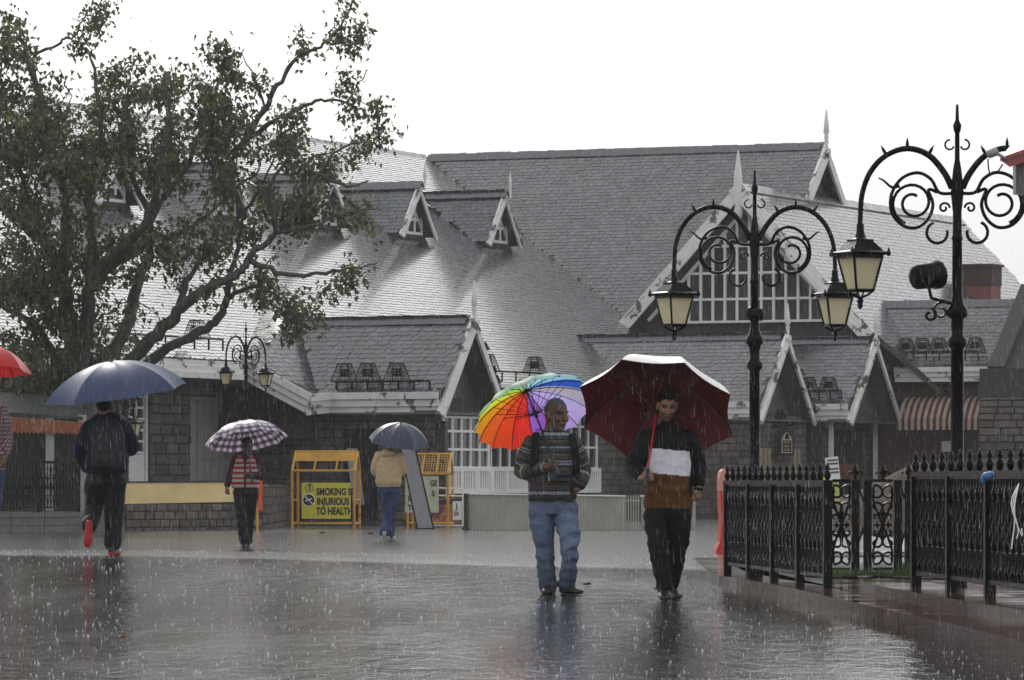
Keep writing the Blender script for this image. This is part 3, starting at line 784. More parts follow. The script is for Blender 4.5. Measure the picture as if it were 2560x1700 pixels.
def rail(p, q, h, n, label, extra=()):
    p = Vector(p); q = Vector(q)
    t = thing('eave_rail', label, 'rail', tuple(p)); d = q - p
    MB().tube([(0, 0, h), d + Vector((0, 0, h))], 0.028, 5).build('top_bar', M_iron, t)
    for i in range(n + 1):
        b = d * (i / n); MB().tube([b, b + Vector((0, 0, h))], 0.026, 5).build('upright', M_iron, t)
def wl3(v): return wld(v[0], v[1], v[2])
ze1 = 3.05
rail(wld(1.95, 0.98, ze1), wld(F1u - 0.25, 0.98, ze1), 0.27, 6, 'black pipe rail along the eave of the central cross gable')
for uu, lb in ((2.15, 'leftmost caged floodlight on the central gable eave'), (2.75, 'middle caged floodlight on the central gable eave'), (3.5, 'rightmost caged floodlight on the central gable eave')):
    cage(wld(uu, 1.0, ze1 + 0.27), lb, 1.0)
rail(r2(0.5, 12) and wld(0.75, 10.5, 3.58), wld(0.75, 17.5, 3.58), 0.25, 8, 'black pipe rail on the slope above the rainbow umbrella')
cage(wld(0.75, 12.2, 3.83), 'caged floodlight just above the rainbow umbrella'); cage(wld(0.75, 15.2, 3.83), 'caged floodlight between the rainbow and the maroon umbrellas')
rail(wld(3.7, F3v - 2.05, 3.25), wld(5.0, F3v - 2.05, 3.25), 0.3, 4, 'short black rail between the twin gables')
cage(wld(4.0, F3v - 2.0, 3.5), 'caged floodlight between the twin gables, left one'); cage(wld(4.6, F3v - 2.0, 3.5), 'caged floodlight between the twin gables, right one')
rail(wld(5.35, V4e + 0.1, 4.45), wld(7.7, V4e + 0.1, 4.45), 0.25, 6, 'black rail on the eave over the striped awning')
for uu, lb in ((5.5, 'leftmost caged floodlight above the striped awning'), (6.0, 'second caged floodlight above the striped awning'), (6.5, 'third caged floodlight above the striped awning'), (7.6, 'rightmost caged floodlight above the striped awning')):
    cage(wld(uu, V4e + 0.12, 4.68), lb)
rail(wld(0.2, -7.0, 4.0), wld(0.2, -1.4, 4.0), 0.27, 8, 'black pipe rail on the left wing eave behind the tree')
cage(wld(0.15, -2.6, 4.25), 'caged floodlight on the left wing eave above the small lamp')
# ------------------------------------------------------------------ left: terrace, walls, fence, kiosk
M_terr = mat('terrace_paving', (0.07, 0.068, 0.065), rough=0.35, var=0.3, scale=2)
e0 = Gz(-120, 1245); 
wy = 98.5
xl = lambda dx, Y=wy: (dx * K - 1280) / F * Y
TL = [W(-300, 1109, 91.0), W(180, 1109, 95.5), W(288, 1109, 97.5), W(602, 1109, 99.5)]
tp = MB().prism([(TL[0].x, TL[0].y + .2, 0.40), (TL[1].x, TL[1].y + .2, 0.40), (TL[2].x, TL[2].y + .2, 0.40), (TL[2].x + 1.5, 112, 0.40), (TL[0].x - 4, 125, 0.40)], (0, 0, -0.5)).build('terrace', M_terr); tag(tp, 'raised paved terrace behind the low walls on the left', kind='structure')
tq = MB().prism([(TL[2].x + .1, TL[2].y + .25, 0.90), (TL[3].x - .1, TL[3].y + .25, 0.90), (TL[3].x - .1, 113.6, 0.90), (TL[2].x - 12, 113.6, 0.90), (TL[2].x - 12, 106, 0.90)], (0, 0, -1.0)).build('terrace', M_terr); tag(tq, 'upper paved terrace in front of the doors', kind='structure')
M_yel = mat('flaking_yellow_paint', (0.82, 0.63, 0.30), rough=0.6, var=0.15, scale=2, patch=(0.45, 0.40, 0.28), patch_amt=0.42, patch_scale=1.3)
yw = thing('yellow_banded_wall', 'low stone wall with a yellow painted upper band below the doors', 'wall', (TL[2].x, TL[2].y, 0))
dv = TL[3] - TL[2]; L_ = dv.length; U_ = dv / L_
stone_wall(yw, U_ * L_ + Vector((0.02, 0.02, -0.08)), (0, 1, 0), 13.0, 1.0, course=0.2, quota=40)
stone_wall(yw, (0, 0, -0.08), U_, L_, 0.62, course=0.165, wmin=0.16, wmax=0.3, proud=0.05, th=0.3, quota=260)
MB().prism([U_ * 0 + Vector((0, -.03, .54)), U_ * L_ + Vector((0, -.03, .58)), U_ * L_ + Vector((0, -.03, .985)), Vector((0, -.03, .96))], (0, 0.3, 0)).build('yellow_band', M_yel, yw)
MB().prism([Vector((-.02, -.06, .962)), U_ * L_ + Vector((.02, -.06, .987)), U_ * L_ + Vector((.02, -.06, 1.02)), Vector((-.02, -.06, .995))], (0, 0.38, 0)).build('cap', M_mortar, yw)
gwl = thing('low_grey_wall', 'low dressed stone wall under the black railing at left', 'wall', (TL[0].x, TL[0].y, 0))
M_dress = mat('dressed_grey_stone', (0.13, 0.125, 0.12), rough=0.45, var=0.2, scale=3, attr=None, bump=0.003)
for k in range(3):
    a = [TL[0], TL[1], TL[2]]
    for (p, q) in ((TL[0], TL[1]), (TL[1], TL[2])):
        d = q - p; n = max(1, int(d.length / 0.95)); p0 = p - TL[0]
        for i in range(n):
            A_ = p0 + d * (i / n) + d.normalized() * 0.008; B_ = p0 + d * ((i + 1) / n) - d.normalized() * 0.008
            zb, zt = [(-0.1, 0.12), (0.13, 0.28), (0.29, 0.385)][k]
            A_.z = B_.z = 0; off = -0.03 if k == 2 else R.uniform(0, 0.012)
            MB().prism([A_ + Vector((0, off, zb)), B_ + Vector((0, off, zb)), B_ + Vector((0, off, zt)), A_ + Vector((0, off, zt))], (0, 0.3, 0)).build('coping_stone' if k == 2 else 'stone', M_dress, gwl)

# cast iron fence: baluster panel mesh
BAL = [(0.012, 0.0), (0.012, 0.05), (0.026, 0.09), (0.012, 0.13), (0.012, 0.2), (0.03, 0.27), (0.016, 0.33), (0.03, 0.38), (0.013, 0.45), (0.013, 0.55), (0.03, 0.61), (0.014, 0.66), (0.012, 0.72)]
def panel_mesh(wid, h=0.72, n=9):
    p = MB(); st = h / 0.72
    for i in range(n):
        x = -wid / 2 + wid * (i + 0.5) / n
        p.lathe([(r * (1.0 if i % 2 else .8), (z if i % 2 else .72 - z) * st) for r, z in (BAL if i % 2 else BAL[::-1])], (x, 0, 0), 6)
        # paired C-scrolls between the bars
        for zc, s in ((0.17 * st, 1), (0.5 * st, -1)):
            p.tube([(x + 0.045 * math.cos(t) , 0.0, zc + s * 0.06 * math.sin(t)) for t in np.linspace(0.3, 5.2, 8)], 0.009, 4)
        p.tube([(x - wid / n / 2, 0.006, 0.30 * st), (x, 0.006, 0.37 * st), (x + wid / n / 2, 0.006, 0.30 * st)], 0.011, 4)
        p.lathe([(0.004, 0), (0.022, 0.03), (0.004, 0.07)], (x + wid / n / 2, 0, 0.3 * st), 5)
    p.box((0, 0, 0.02), (wid, 0.03, 0.03)); p.box((0, 0, h), (wid, 0.035, 0.03)); p.box((0, 0, h * 0.53), (wid, 0.02, 0.02))
    return p.mesh('panel', M_iron)
SPIKE = MB().lathe([(0.010, 0), (0.02, 0.015), (0.028, 0.035), (0.030, 0.05), (0.022, 0.07), (0.012, 0.08), (0.022, 0.095), (0.017, 0.115), (0.003, 0.148)], n=8).mesh('spike', M_iron, True)
def fence(p, q, npan, h, label, z0, nsp=4, post=0.055, group=None, bal=9, spikes=True):
    p = Vector(p); q = Vector(q); d = q - p; d.z = 0; L = d.length; ang = math.atan2(d.y, d.x)
    t = thing('iron_fence', label, 'fence', (p.x, p.y, z0), ang, group)
    pw = L / npan; pm = panel_mesh(pw - post - 0.01, h - 0.10, bal)
    for i in range(npan): link('panel', pm, t, (pw * (i + 0.5), 0, 0.08))
    PM = MB().box((0, 0, h / 2 - 0.04), (post, post, h + 0.08)).mesh('post', M_iron)
    for i in range(npan + 1): link('post', PM, t, (pw * i, 0, 0))
    MB().box((L / 2, 0, h), (L + post, 0.075, 0.035)).build('top_rail', M_iron, t)
    if spikes:
        for i in range(npan * nsp + 1): link('spike', SPIKE, t, (L * i / (npan * nsp), 0, h + 0.015))
    return t
fl = fence((TL[0].x, TL[0].y + .1, 0), (TL[1].x, TL[1].y + .1, 0), 5, 1.0, 'black ornate railing on the low grey wall at left', 0.385, spikes=False, bal=12)
# kiosk with a fringed awning, behind the railing
kx = W(-30, 1109, 97)
kio = thing('kiosk', 'stall with green grey roof and orange fringed valance behind the left railing', 'stall', (kx.x, 97, 0.40))
kw = W(200, 1109, 97).x - kx.x
M_kroof = mat('kiosk_roof', (0.05, 0.055, 0.05), rough=0.85, spec=.2, var=0.3, scale=2)
zt = W(0, 935, 97).z - 0.4; zb = W(0, 993, 97).z - 0.4
MB().prism([(0, -.9, zt - 0.18), (kw, -.9, zt - .3), (kw - .2, 1.5, zt + 0.1), (0, 1.5, zt + 0.25)], (0, 0, 0.06)).build('roof', M_kroof, kio)
M_val = mat('orange_valance', (0.30, 0.085, 0.035), rough=0.7, var=0.5, scale=5, stretch=(3, 1, 0.6), patch=(0.30, 0.26, 0.22), patch_amt=0.44, patch_scale=4, trans=0.2)
for i in range(24):
    x0 = kw * i / 24; x1 = kw * (i + 1) / 24; sl = -0.15 * i / 24
    MB().prism([(x0, -.93 + R.uniform(-.02, .02), zt - 0.2 + sl), (x1, -.93, zt - 0.2 + sl), (x1, -.97, zb + sl * .3), ((x0 + x1) / 2, -.97, zb - 0.06 + sl * .3), (x0, -.97, zb + sl * .3)], (0, 0.012, 0)).build('valance_strip', M_val, kio)
for x in (0.2, 1.35, 2.0): MB().box((x, -.8, (zt - .2) / 2), (0.16, 0.14, zt - .2)).build('post', M_doorgrey, kio)
MB().box((kw / 2, 1.3, 0.8), (kw, 0.1, 1.6)).build('back_panel', mat('dark_green_board', (0.02, 0.022, 0.015), rough=0.6), kio)
MB().box((kw / 2, -.5, 0.45), (kw - .3, 0.6, 0.9)).build('counter', mat('dark_counter', (.03, .03, .028), rough=.7), kio)

# ------------------------------------------------------------------ leaves, tree, shrubs
def leaf_cloud(P, size, name, m, parent, droop=0.75, seed=1):
    """many small folded heart shaped leaves at the points P"""
    g = np.random.default_rng(seed); n = len(P)
    base = np.array([(0, 0, 0), (0.33, 0.10, 0.10), (0.42, -0.28, 0.13), (0.2, -0.72, 0.05), (0, -1.15, 0.0), (-0.2, -0.72, 0.05), (-0.42, -0.28, 0.13), (-0.33, 0.10, 0.10), (0, -0.4, -0.03)], float)
    sz = size * g.uniform(0.65, 1.25, n)
    az = g.uniform(0, 2 * np.pi, n); dr = np.clip(g.normal(droop, 0.35, n), -0.6, 1.4)
    f = np.stack([np.cos(az) * np.cos(dr), np.sin(az) * np.cos(dr), -np.sin(dr)], 1)
    sd_ = np.cross(f, np.tile([0, 0, 1.0], (n, 1))) + g.normal(0, 0.35, (n, 3)); sd_ -= f * (sd_ * f).sum(1, keepdims=True)
    sd_ /= np.linalg.norm(sd_, axis=1, keepdims=True) + 1e-9; nn = np.cross(sd_, f)
    V = (P[:, None, :] + sz[:, None, None] * (base[None, :, 0:1] * sd_[:, None, :] - base[None, :, 1:2] * f[:, None, :] + base[None, :, 2:3] * nn[:, None, :]))
    V = V.reshape(-1, 3)
    fs = []
    for i in range(n):
        o = i * 9; fs += [(o, o + 1, o + 2, o + 8), (o + 2, o + 3, o + 4, o + 8), (o + 4, o + 5, o + 6, o + 8), (o + 6, o + 7, o, o + 8)]
    me = bpy.data.meshes.new(name); me.from_pydata(V.tolist(), [], fs); me.materials.append(m)
    add_tone(me, np.repeat(g.random(n), 4))
    return tag(link(name, me, parent), kind='stuff')
M_leaf = mat('poplar_leaf', (0.085, 0.092, 0.036), rough=0.42, var=0.3, scale=1.2, attr='tone', trans=0.5, patch=(0.09, 0.06, 0.02), patch_amt=0.33, patch_scale=1.0)
M_dleaf = mat('shrub_leaf', (0.03, 0.038, 0.016), rough=0.5, var=0.4, scale=2, attr='tone', trans=0.15)
M_bark = mat('wet_bark', (0.060, 0.052, 0.044), rough=0.55, var=0.4, scale=5, stretch=(1, 1, 0.25), bump=0.02, bscale=16)
TY = 99.6
tb = W(190, 1109, TY)
tree = thing('poplar_tree', 'large spreading tree with many leaning stems and heart shaped leaves, left', 'tree', (tb.x, TY, 0.4))
TO = Vector((tb.x, TY, 0.4))
def tp3(dx, dy, dep=0.0): return W(dx, dy, TY + dep) - TO
limbs = [
    ([(195, 1170, 0), (190, 1000, 0), (185, 900, 0), (178, 820, 0)], 0.40, 0.30),
    ([(178, 825, 0), (155, 720, .2), (140, 640, .4), (118, 580, .5), (60, 520, .8), (0, 470, 1), (-90, 420, 1.2)], 0.22, 0.06),
    ([(140, 645, .4), (150, 560, .6), (152, 470, .8), (132, 380, 1.), (102, 250, 1.2), (60, 130, 1.2), (40, 40, 1.2)], 0.17, 0.025),
    ([(190, 830, 0), (203, 740, -.3), (206, 640, -.5), (210, 560, -.6), (206, 450, -.8), (230, 330, -1), (222, 200, -1), (205, 120, -1)], 0.19, 0.02),
    ([(206, 640, -.5), (270, 580, -.8), (330, 520, -1.2), (360, 440, -1.5), (382, 320, -1.6), (392, 200, -1.6)], 0.15, 0.02),
    ([(206, 660, -.4), (275, 600, .2), (345, 555, .6), (420, 540, 1), (470, 500, 1.2), (540, 440, 1.4), (600, 390, 1.5)], 0.12, 0.02),
    ([(225, 850, 0), (285, 765, .5), (308, 690, .8), (328, 620, 1.), (346, 585, 1.), (350, 500, 1.2), (420, 400, 1.4), (470, 290, 1.5), (505, 190, 1.6), (515, 110, 1.6)], 0.17, 0.02),
    ([(250, 880, 0), (330, 800, -.3), (400, 730, -.6), (440, 690, -.8), (480, 662, -.9), (530, 640, -1), (562, 618, -1), (580, 585, -1), (640, 535, -1.2), (690, 475, -1.3), (735, 400, -1.3), (780, 345, -1.3), (830, 330, -1.3)], 0.16, 0.02),
    ([(575, 600, -1), (640, 627, -1.2), (720, 632, -1.4), (800, 620, -1.5), (870, 606, -1.6)], 0.075, 0.015),
    ([(640, 535, -1.2), (720, 520, -1.), (800, 490, -1), (880, 480, -.9)], 0.07, 0.015),
    ([(275, 905, .3), (370, 812, .3), (450, 770, .2), (500, 738, .2), (522, 690, .1), (530, 640, 0), (548, 570, 0), (560, 500, .2), (600, 430, .2), (640, 350, .3)], 0.14, 0.015),
    ([(522, 690, .1), (590, 660, -.4), (650, 690, -.6), (690, 740, -.7)], 0.06, 0.012),
    ([(400, 735, -.6), (432, 650, -.2), (470, 600, 0), (520, 560, 0)], 0.09, 0.02),
    ([(470, 330, 1.4), (540, 350, 1.), (600, 270, .6), (640, 200, .4), (685, 135, .3), (740, 108, .2), (785, 60, .1), (820, -10, 0)], 0.085, 0.016),
    ([(560, 330, .9), (620, 285, .5), (690, 250, .3), (740, 232, .2), (800, 236, .1), (850, 268, 0), (888, 262, 0)], 0.06, 0.014),
    ([(610, 245, .5), (590, 190, .5), (560, 130, .5)], 0.035, 0.01),
    ([(800, 236, .1), (828, 190, .1), (850, 160, 0)], 0.025, 0.008),
    ([(100, 250, 1.2), (75, 140, 1.), (130, 105, .8), (170, 80, .7), (200, 40, .6), (235, 5, .5)], 0.05, 0.012),
    ([(150, 860, 0), (90, 770, .5), (40, 720, .8), (-40, 690, 1.)], 0.14, 0.03),
    ([(350, 500, 1.2), (300, 400, 1.), (290, 280, .8), (300, 160, .8)], 0.09, 0.015),
    ([(118, 580, .5), (60, 440, .2), (20, 300, 0), (0, 180, 0)], 0.1, 0.02),
    ([(735, 400, -1.3), (800, 430, -1.1), (850, 420, -1.)], 0.05, 0.012),
    ([(640, 535, -1.2), (620, 450, -1.6), (650, 380, -1.7), (700, 330, -1.8)], 0.08, 0.015),
]
def smooth_path(pts, sub=5):
    P = [Vector(p) for p in pts]; out = []
    for i in range(len(P) - 1):
        p0 = P[max(i - 1, 0)]; p1 = P[i]; p2 = P[i + 1]; p3 = P[min(i + 2, len(P) - 1)]
        for k in range(sub):
            t = k / sub
            out.append(0.5 * ((2 * p1) + (p2 - p0) * t + (2 * p0 - 5 * p1 + 4 * p2 - p3) * t * t + (3 * p1 - p0 - 3 * p2 + p3) * t ** 3))
    out.append(P[-1]); return out
nodes = []; nrad = []
for k, (pl, ra, rb) in enumerate(limbs):
    pts = smooth_path([tp3(*p) for p in pl])
    pts = [p + Vector((R.gauss(0, .02), R.gauss(0, .03), R.gauss(0, .02))) if i > 1 else p for i, p in enumerate(pts)]
    rs = [ra + (rb - ra) * (i / (len(pts) - 1)) ** 0.8 for i in range(len(pts))]
    MB().tube(pts, [r * R.uniform(0.9, 1.1) for r in rs], 9 if ra > .1 else 6).build('trunk' if k == 0 else 'limb', M_bark, tree, True)
    nodes += [np.array(p) for p in pts]; nrad += rs
# foliage density: ellipses in view coordinates (cx, cy, rx, ry, count, depth spread)
dens = [(90, 330, 150, 170, 230, 2.6), (20, 130, 70, 110, 70, 1.6), (260, 300, 160, 150, 270, 2.6), (420, 330, 150, 150, 200, 2.4), (560, 380, 120, 110, 140, 2.2), (490, 200, 60, 90, 46, 1.2), (350, 200, 110, 70, 70, 1.5),
        (520, 130, 28, 50, 16, .5), (690, 430, 110, 90, 84, 1.6), (800, 360, 70, 55, 26, 1.2), (840, 500, 70, 50, 22, 1.), (640, 540, 90, 60, 52, 1.2), (650, 670, 95, 55, 60, 1.0), (690, 740, 50, 30, 16, .8), (770, 640, 70, 45, 30, .9), (880, 600, 45, 18, 8, .6),
        (800, 60, 36, 60, 24, .5), (740, 115, 50, 22, 13, .5), (680, 85, 24, 22, 8, .4), (840, 250, 45, 28, 15, .5), (800, 190, 24, 30, 7, .4), (860, 300, 35, 30, 12, .5), (600, 250, 60, 70, 24, 1.2), (660, 300, 60, 50, 28, 1.),
        (210, 50, 30, 40, 9, .4), (180, 90, 28, 24, 7, .4), (235, 15, 26, 16, 5, .3), (200, 540, 150, 60, 70, 2.), (60, 560, 90, 90, 52, 2.), (330, 620, 90, 80, 36, 1.6), (450, 540, 100, 60, 50, 1.6), (200, 720, 90, 110, 50, 1.4), (110, 790, 90, 90, 56, 1.6), (60, 700, 80, 60, 40, 1.5), (480, 650, 90, 60, 18, 1.3), (310, 760, 60, 60, 14, 1.), (20, 230, 80, 160, 90, 2.), (110, 860, 110, 70, 60, 1.2), (200, 850, 60, 80, 40, 1.0), (40, 860, 80, 60, 40, 1.2), (20, 620, 60, 80, 60, 1.5), (50, 710, 90, 90, 70, 1.4), (90, 800, 110, 80, 80, 1.3), (20, 870, 70, 60, 50, 1.2), (150, 640, 120, 70, 50, 1.8)]
anch = []
for cx, cy, rx, ry, n, ds in dens:
    k = 0
    while k < n:
        a, b = R.uniform(-1, 1), R.uniform(-1, 1)
        if a * a + b * b > 1: continue
        k += 1
        x, y = cx + rx * a, cy + ry * b
        if noise.noise(Vector((x * 0.022, y * 0.022, 3.3))) < -0.06: continue
        anch.append(np.array(tp3(x, y, R.gauss(0, ds * 0.55))))
NA = np.array(nodes); tw = MB(); LP = []
dist = [np.min(np.linalg.norm(NA - a, axis=1)) for a in anch]
NL = [tuple(p) for p in nodes]
NA = np.zeros((len(nodes) + len(anch) * 3, 3)); cnt = len(nodes); NA[:cnt] = nodes
for i in np.argsort(dist):
    a = anch[i]; d = np.linalg.norm(NA[:cnt] - a, axis=1); j = int(np.argmin(d + np.maximum(0, NA[:cnt, 2] - a[2]) * 0.6)); s = NA[j].copy()
    mid = (s + a) / 2 + np.array([R.gauss(0, .06), R.gauss(0, .06), R.gauss(0.05, .07)]); L = np.linalg.norm(a - s)
    r0 = 0.012 + 0.008 * min(2, L)
    tw.tube([s, s * .5 + mid * .5 + np.array([0, 0, R.gauss(0, .02)]), mid, mid * .5 + a * .5 + np.array([0, 0, R.gauss(0, .02)]), a], [r0, r0 * .85, r0 * .7, r0 * .55, 0.006], 4, cap=False)
    NA[cnt] = mid; NA[cnt + 1] = a; cnt += 2
    nl = R.randint(11, 32)
    for q in range(nl):
        t = R.random() ** 0.7; base_ = (mid + (a - mid) * t) if R.random() < .5 else a
        LP.append(base_ + np.array([R.gauss(0, .14), R.gauss(0, .14), R.gauss(-.06, .14)]))
tw.build('twigs', M_bark, tree)['kind'] = 'stuff'
leaf_cloud(np.array(LP), 0.103, 'crown', M_leaf, tree, seed=3)
# shrubs at the foot of the tree
def shrub(dx, dy, Y, rx, rz, n, label, size=0.09, z0=0.4, seed=5):
    g = np.random.default_rng(seed); c = W(dx, dy, Y)
    t = thing('shrub', label, 'shrub', (c.x, Y, z0), 0, 'dark shrubs under the tree')
    P = g.normal(0, 1, (n, 3)); P /= np.linalg.norm(P, axis=1, keepdims=True); P *= g.random((n, 1)) ** 0.4
    P *= np.array([rx, rx * .8, rz]); P[:, 2] += c.z - z0
    for q in range(6): P[q::7] *= np.array([1, 1, 1]); 
    P += 0.22 * np.sin(P[:, ::-1] * 5 + seed)
    leaf_cloud(P, size, 'foliage', M_dleaf, t, 0.5, seed)
    st = MB()
    for k in range(9): 
        q = P[g.integers(0, n)]; st.tube([(R.uniform(-.2, .2), R.uniform(-.2, .2), -0.05), (q[0] * .4, q[1] * .4, q[2] * .5), tuple(q)], [0.035, 0.01], 4)
    st.build('stems', M_bark, t)
shrub(55, 870, 108, 1.9, 2.1, 2600, 'dark leafy shrub behind the stall at the left edge', seed=5)
shrub(190, 880, 106, 1.5, 1.6, 1900, 'dark leafy shrub around the tree trunk behind the stall', seed=6)
shrub(-40, 760, 112, 2.2, 2.4, 2200, 'tall dark shrub above the stall at the left edge', seed=8)
# ------------------------------------------------------------------ right: kerb, garden, fences, lamps
M_kerb = mat('wet_red_sandstone', (0.050, 0.018, 0.014), rough=0.1, var=0.4, scale=3, rvar=0.05, bump=0.0012, bscale=9)
M_soil = mat('wet_soil', (0.05, 0.036, 0.026), rough=0.6, var=0.4, scale=6, bump=0.02, bscale=12)
edge = [Gz(1598, 1312), Gz(1640, 1352), Gz(1700, 1366), Gz(1790, 1384), Gz(1890, 1410), Gz(2000, 1438), Gz(2110, 1466), Gz(2240, 1500), Gz(2361, 1536), Gz(2480, 1575), Gz(2650, 1640)]
edge = smooth_path(edge, 3)
kerb = MB()
KZ = 0.13
top = [Vector((p.x, p.y, KZ)) for p in edge]
far = [Vector((9, edge[-1].y, KZ)), Vector((9, 52.0, KZ)), Vector((2.1, 52.0, KZ))]
kerb.prism([t + Vector((0.25, 0, -0.012)) for t in top] + [p + Vector((0, 0, -0.012)) for p in far], (0, 0, -0.3))
kb = tag(kerb.build('pavement', M_kerb), 'raised red stone pavement carrying the iron fences', kind='structure')
for i in range(len(top) - 1):
    a, b = top[i], top[i + 1]; d = (b - a).normalized(); g = d * 0.006
    MB().prism([a + g, b - g, b - g + Vector((0.34, 0.02, 0)), a + g + Vector((0.34, 0.02, 0))][::-1], (0, 0, -0.25)).build('kerb_stone', M_kerb, kb)
# higher plinth course under the near fence
PZ = 0.25
pl = [Vector((2.60, 35.9, PZ)), Vector((2.62, 34.6, PZ)), Vector((2.84, 30.0, PZ)), Vector((3.08, 26.0, PZ)), Vector((3.35, 22, PZ))]
pk = thing('fence_plinth', 'dark red stone plinth under the near right fence', 'plinth', (2.62, 35.6, 0))
po = Vector((2.62, 35.6, 0))
for i in range(len(pl) - 1):
    n = max(1, int((pl[i + 1] - pl[i]).length / 1.1))
    for k in range(n):
        a = pl[i].lerp(pl[i + 1], k / n) - po; b = pl[i].lerp(pl[i + 1], (k + 1) / n) - po; g = (b - a).normalized() * 0.005
        MB().prism([a + g, b - g, b - g + Vector((0.5, 0.03, 0)), a + g + Vector((0.5, 0.03, 0))], (0, 0, -0.2)).build('plinth_stone', M_kerb, pk)
FA, FB = Vector((2.01, 44.8, 0)), Vector((2.57, 39.1, 0))
FC, FD = Vector((2.86, 34.0, 0)), Vector((3.30, 27.9, 0))
fence(FA, FB, 4, 0.86, 'black spiked iron fence on the right beside the red barrier', KZ, nsp=4, bal=13, post=0.07)
fence(FC, FD, 4, 0.80, 'nearest black spiked iron fence at the right edge', PZ, nsp=4, bal=13, post=0.07)
# scrollwork gate panels between the two fences
GY = 44.8
gp = thing('scroll_gate', 'black scrollwork gate panels with fleur de lis between the two fences', 'gate', (W(1908, 1109, GY).x, GY, KZ))
g0 = W(1908, 1109, GY).x
def gx(dx): return W(dx, 1109, GY).x - g0
def gz(dy): return W(0, dy, GY).z - KZ
for dx in (1908, 1972, 2000, 2070, 2095):
    MB().box((gx(dx), 0, 0.42), (0.075, 0.075, 0.92)).build('post', M_iron, gp)
for a, b in ((1912, 1968), (2004, 2066)):
    pn = MB(); xa, xb = gx(a) + .03, gx(b) - .03; xc = (xa + xb) / 2; hw = (xb - xa) / 2
    zt, zb = gz(1108), gz(1312)
    for z in (zt, zb): pn.tube([(xa, 0, z), (xb, 0, z)], 0.014, 5)
    H = zt - zb
    for s in (-1, 1):
        e = xc + s * hw
        for zc, sg in ((zb + H * .86, 1), (zb + H * .70, -1), (zb + H * .30, 1), (zb + H * .14, -1)):
            pn.tube(spiral((e - s * hw * .38, 0, zc), 0.075, 0.015, (0 if s > 0 else math.pi) + sg * s * 1.2, (0 if s > 0 else math.pi) + sg * s * 7.5, 16), 0.012, 5)
        pn.tube(smooth_path([(e - s * .01, 0, zb + H * .93), (e - s * hw * .1, 0, zb + H * .78), (e - s * hw * .55, 0, zb + H * .62), (e - s * hw * .95, 0, zb + H * .5), (e - s * hw * .55, 0, zb + H * .38), (e - s * hw * .1, 0, zb + H * .22), (e - s * .01, 0, zb + H * .07)], 4), 0.012, 5)
    # fleur de lis
    zc = zb + H * .5
    pn.lathe([(0.003, -0.19), (0.022, -0.12), (0.008, -0.05), (0.02, 0), (0.008, 0.05), (0.026, 0.12), (0.003, 0.2)], (xc, 0, zc), 6)
    for s in (-1, 1):
        for q in (1, -1): pn.tube(spiral((xc + s * .05, 0, zc + q * .07), 0.045, 0.02, math.pi * (1 if s > 0 else 0), math.pi * (1 if s > 0 else 0) - s * q * 4.2, 10), 0.011, 5)
        pn.tube([(xc, 0, zc), (xc + s * hw * .9, 0, zc)], 0.012, 5)
        pn.lathe([(0.004, -.03), (0.022, 0), (0.004, .03)], (xc + s * hw * .55, 0, zc), 5)
    pn.build('scroll_panel', M_iron, gp)
fd = MB(); fd.lathe([(0.012, 0), (0.02, 0.02), (0.012, 0.035), (0.032, 0.08), (0.02, 0.12), (0.003, 0.17)], (0, 0, 0), 7)
for s in (-1, 1): fd.tube([(0, 0, .03), (s * .035, 0, .075), (s * .06, 0, .07), (s * .065, 0, .045)], [0.012, 0.008], 5)
FDM = fd.mesh('fleur_finial', M_iron, True)
for dx in (1972, 2036, 2095): link('fleur_finial', FDM, gp, (gx(dx), 0, gz(1106)))
bz = MB()
for a, b, c, d_ in ((1978, 1115, 2000, 1180), (1978, 1260, 2000, 1190), (2076, 1115, 2096, 1180), (2076, 1270, 2096, 1190)): MB().tube([(gx(a), .05, gz(b)), (gx(c), .05, gz(d_))], 0.009, 4).build('brace_rod', M_iron, gp)
# grass under the gate
gr = []
g_ = np.random.default_rng(4); mbg = MB()
for i in range(900):
    x = g0 + g_.uniform(-.02, .92); y = GY - .25 + g_.uniform(-.5, .35); h = g_.uniform(.04, .11) * (1.7 if x > g0 + .65 else .8)
    a = g_.uniform(0, 6.28); wd = .006; dx_, dy_ = math.cos(a) * wd, math.sin(a) * wd; lx, ly = g_.normal(0, .04, 2)
    mbg.add([(x - dx_, y - dy_, KZ - .02), (x + dx_, y + dy_, KZ - .02), (x + lx, y + ly, KZ + h)], [(0, 1, 2)])
M_grass = mat('grass', (0.055, 0.10, 0.018), rough=0.5, var=0.4, scale=20, trans=0.3)
tag(mbg.build('grass', M_grass), 'tufts of green grass under the scrollwork gate', 'grass', kind='stuff')
hose = MB().tube(smooth_path([(2.62, 43.4, KZ + .015), (3.0, 42.6, KZ + .015), (3.3, 42.9, KZ + .015), (3.9, 41.9, KZ + .015)], 5), 0.014, 5).build('hose', M_iron)
tag(hose, 'thin black hose lying on the ground before the scrollwork gate', 'hose')

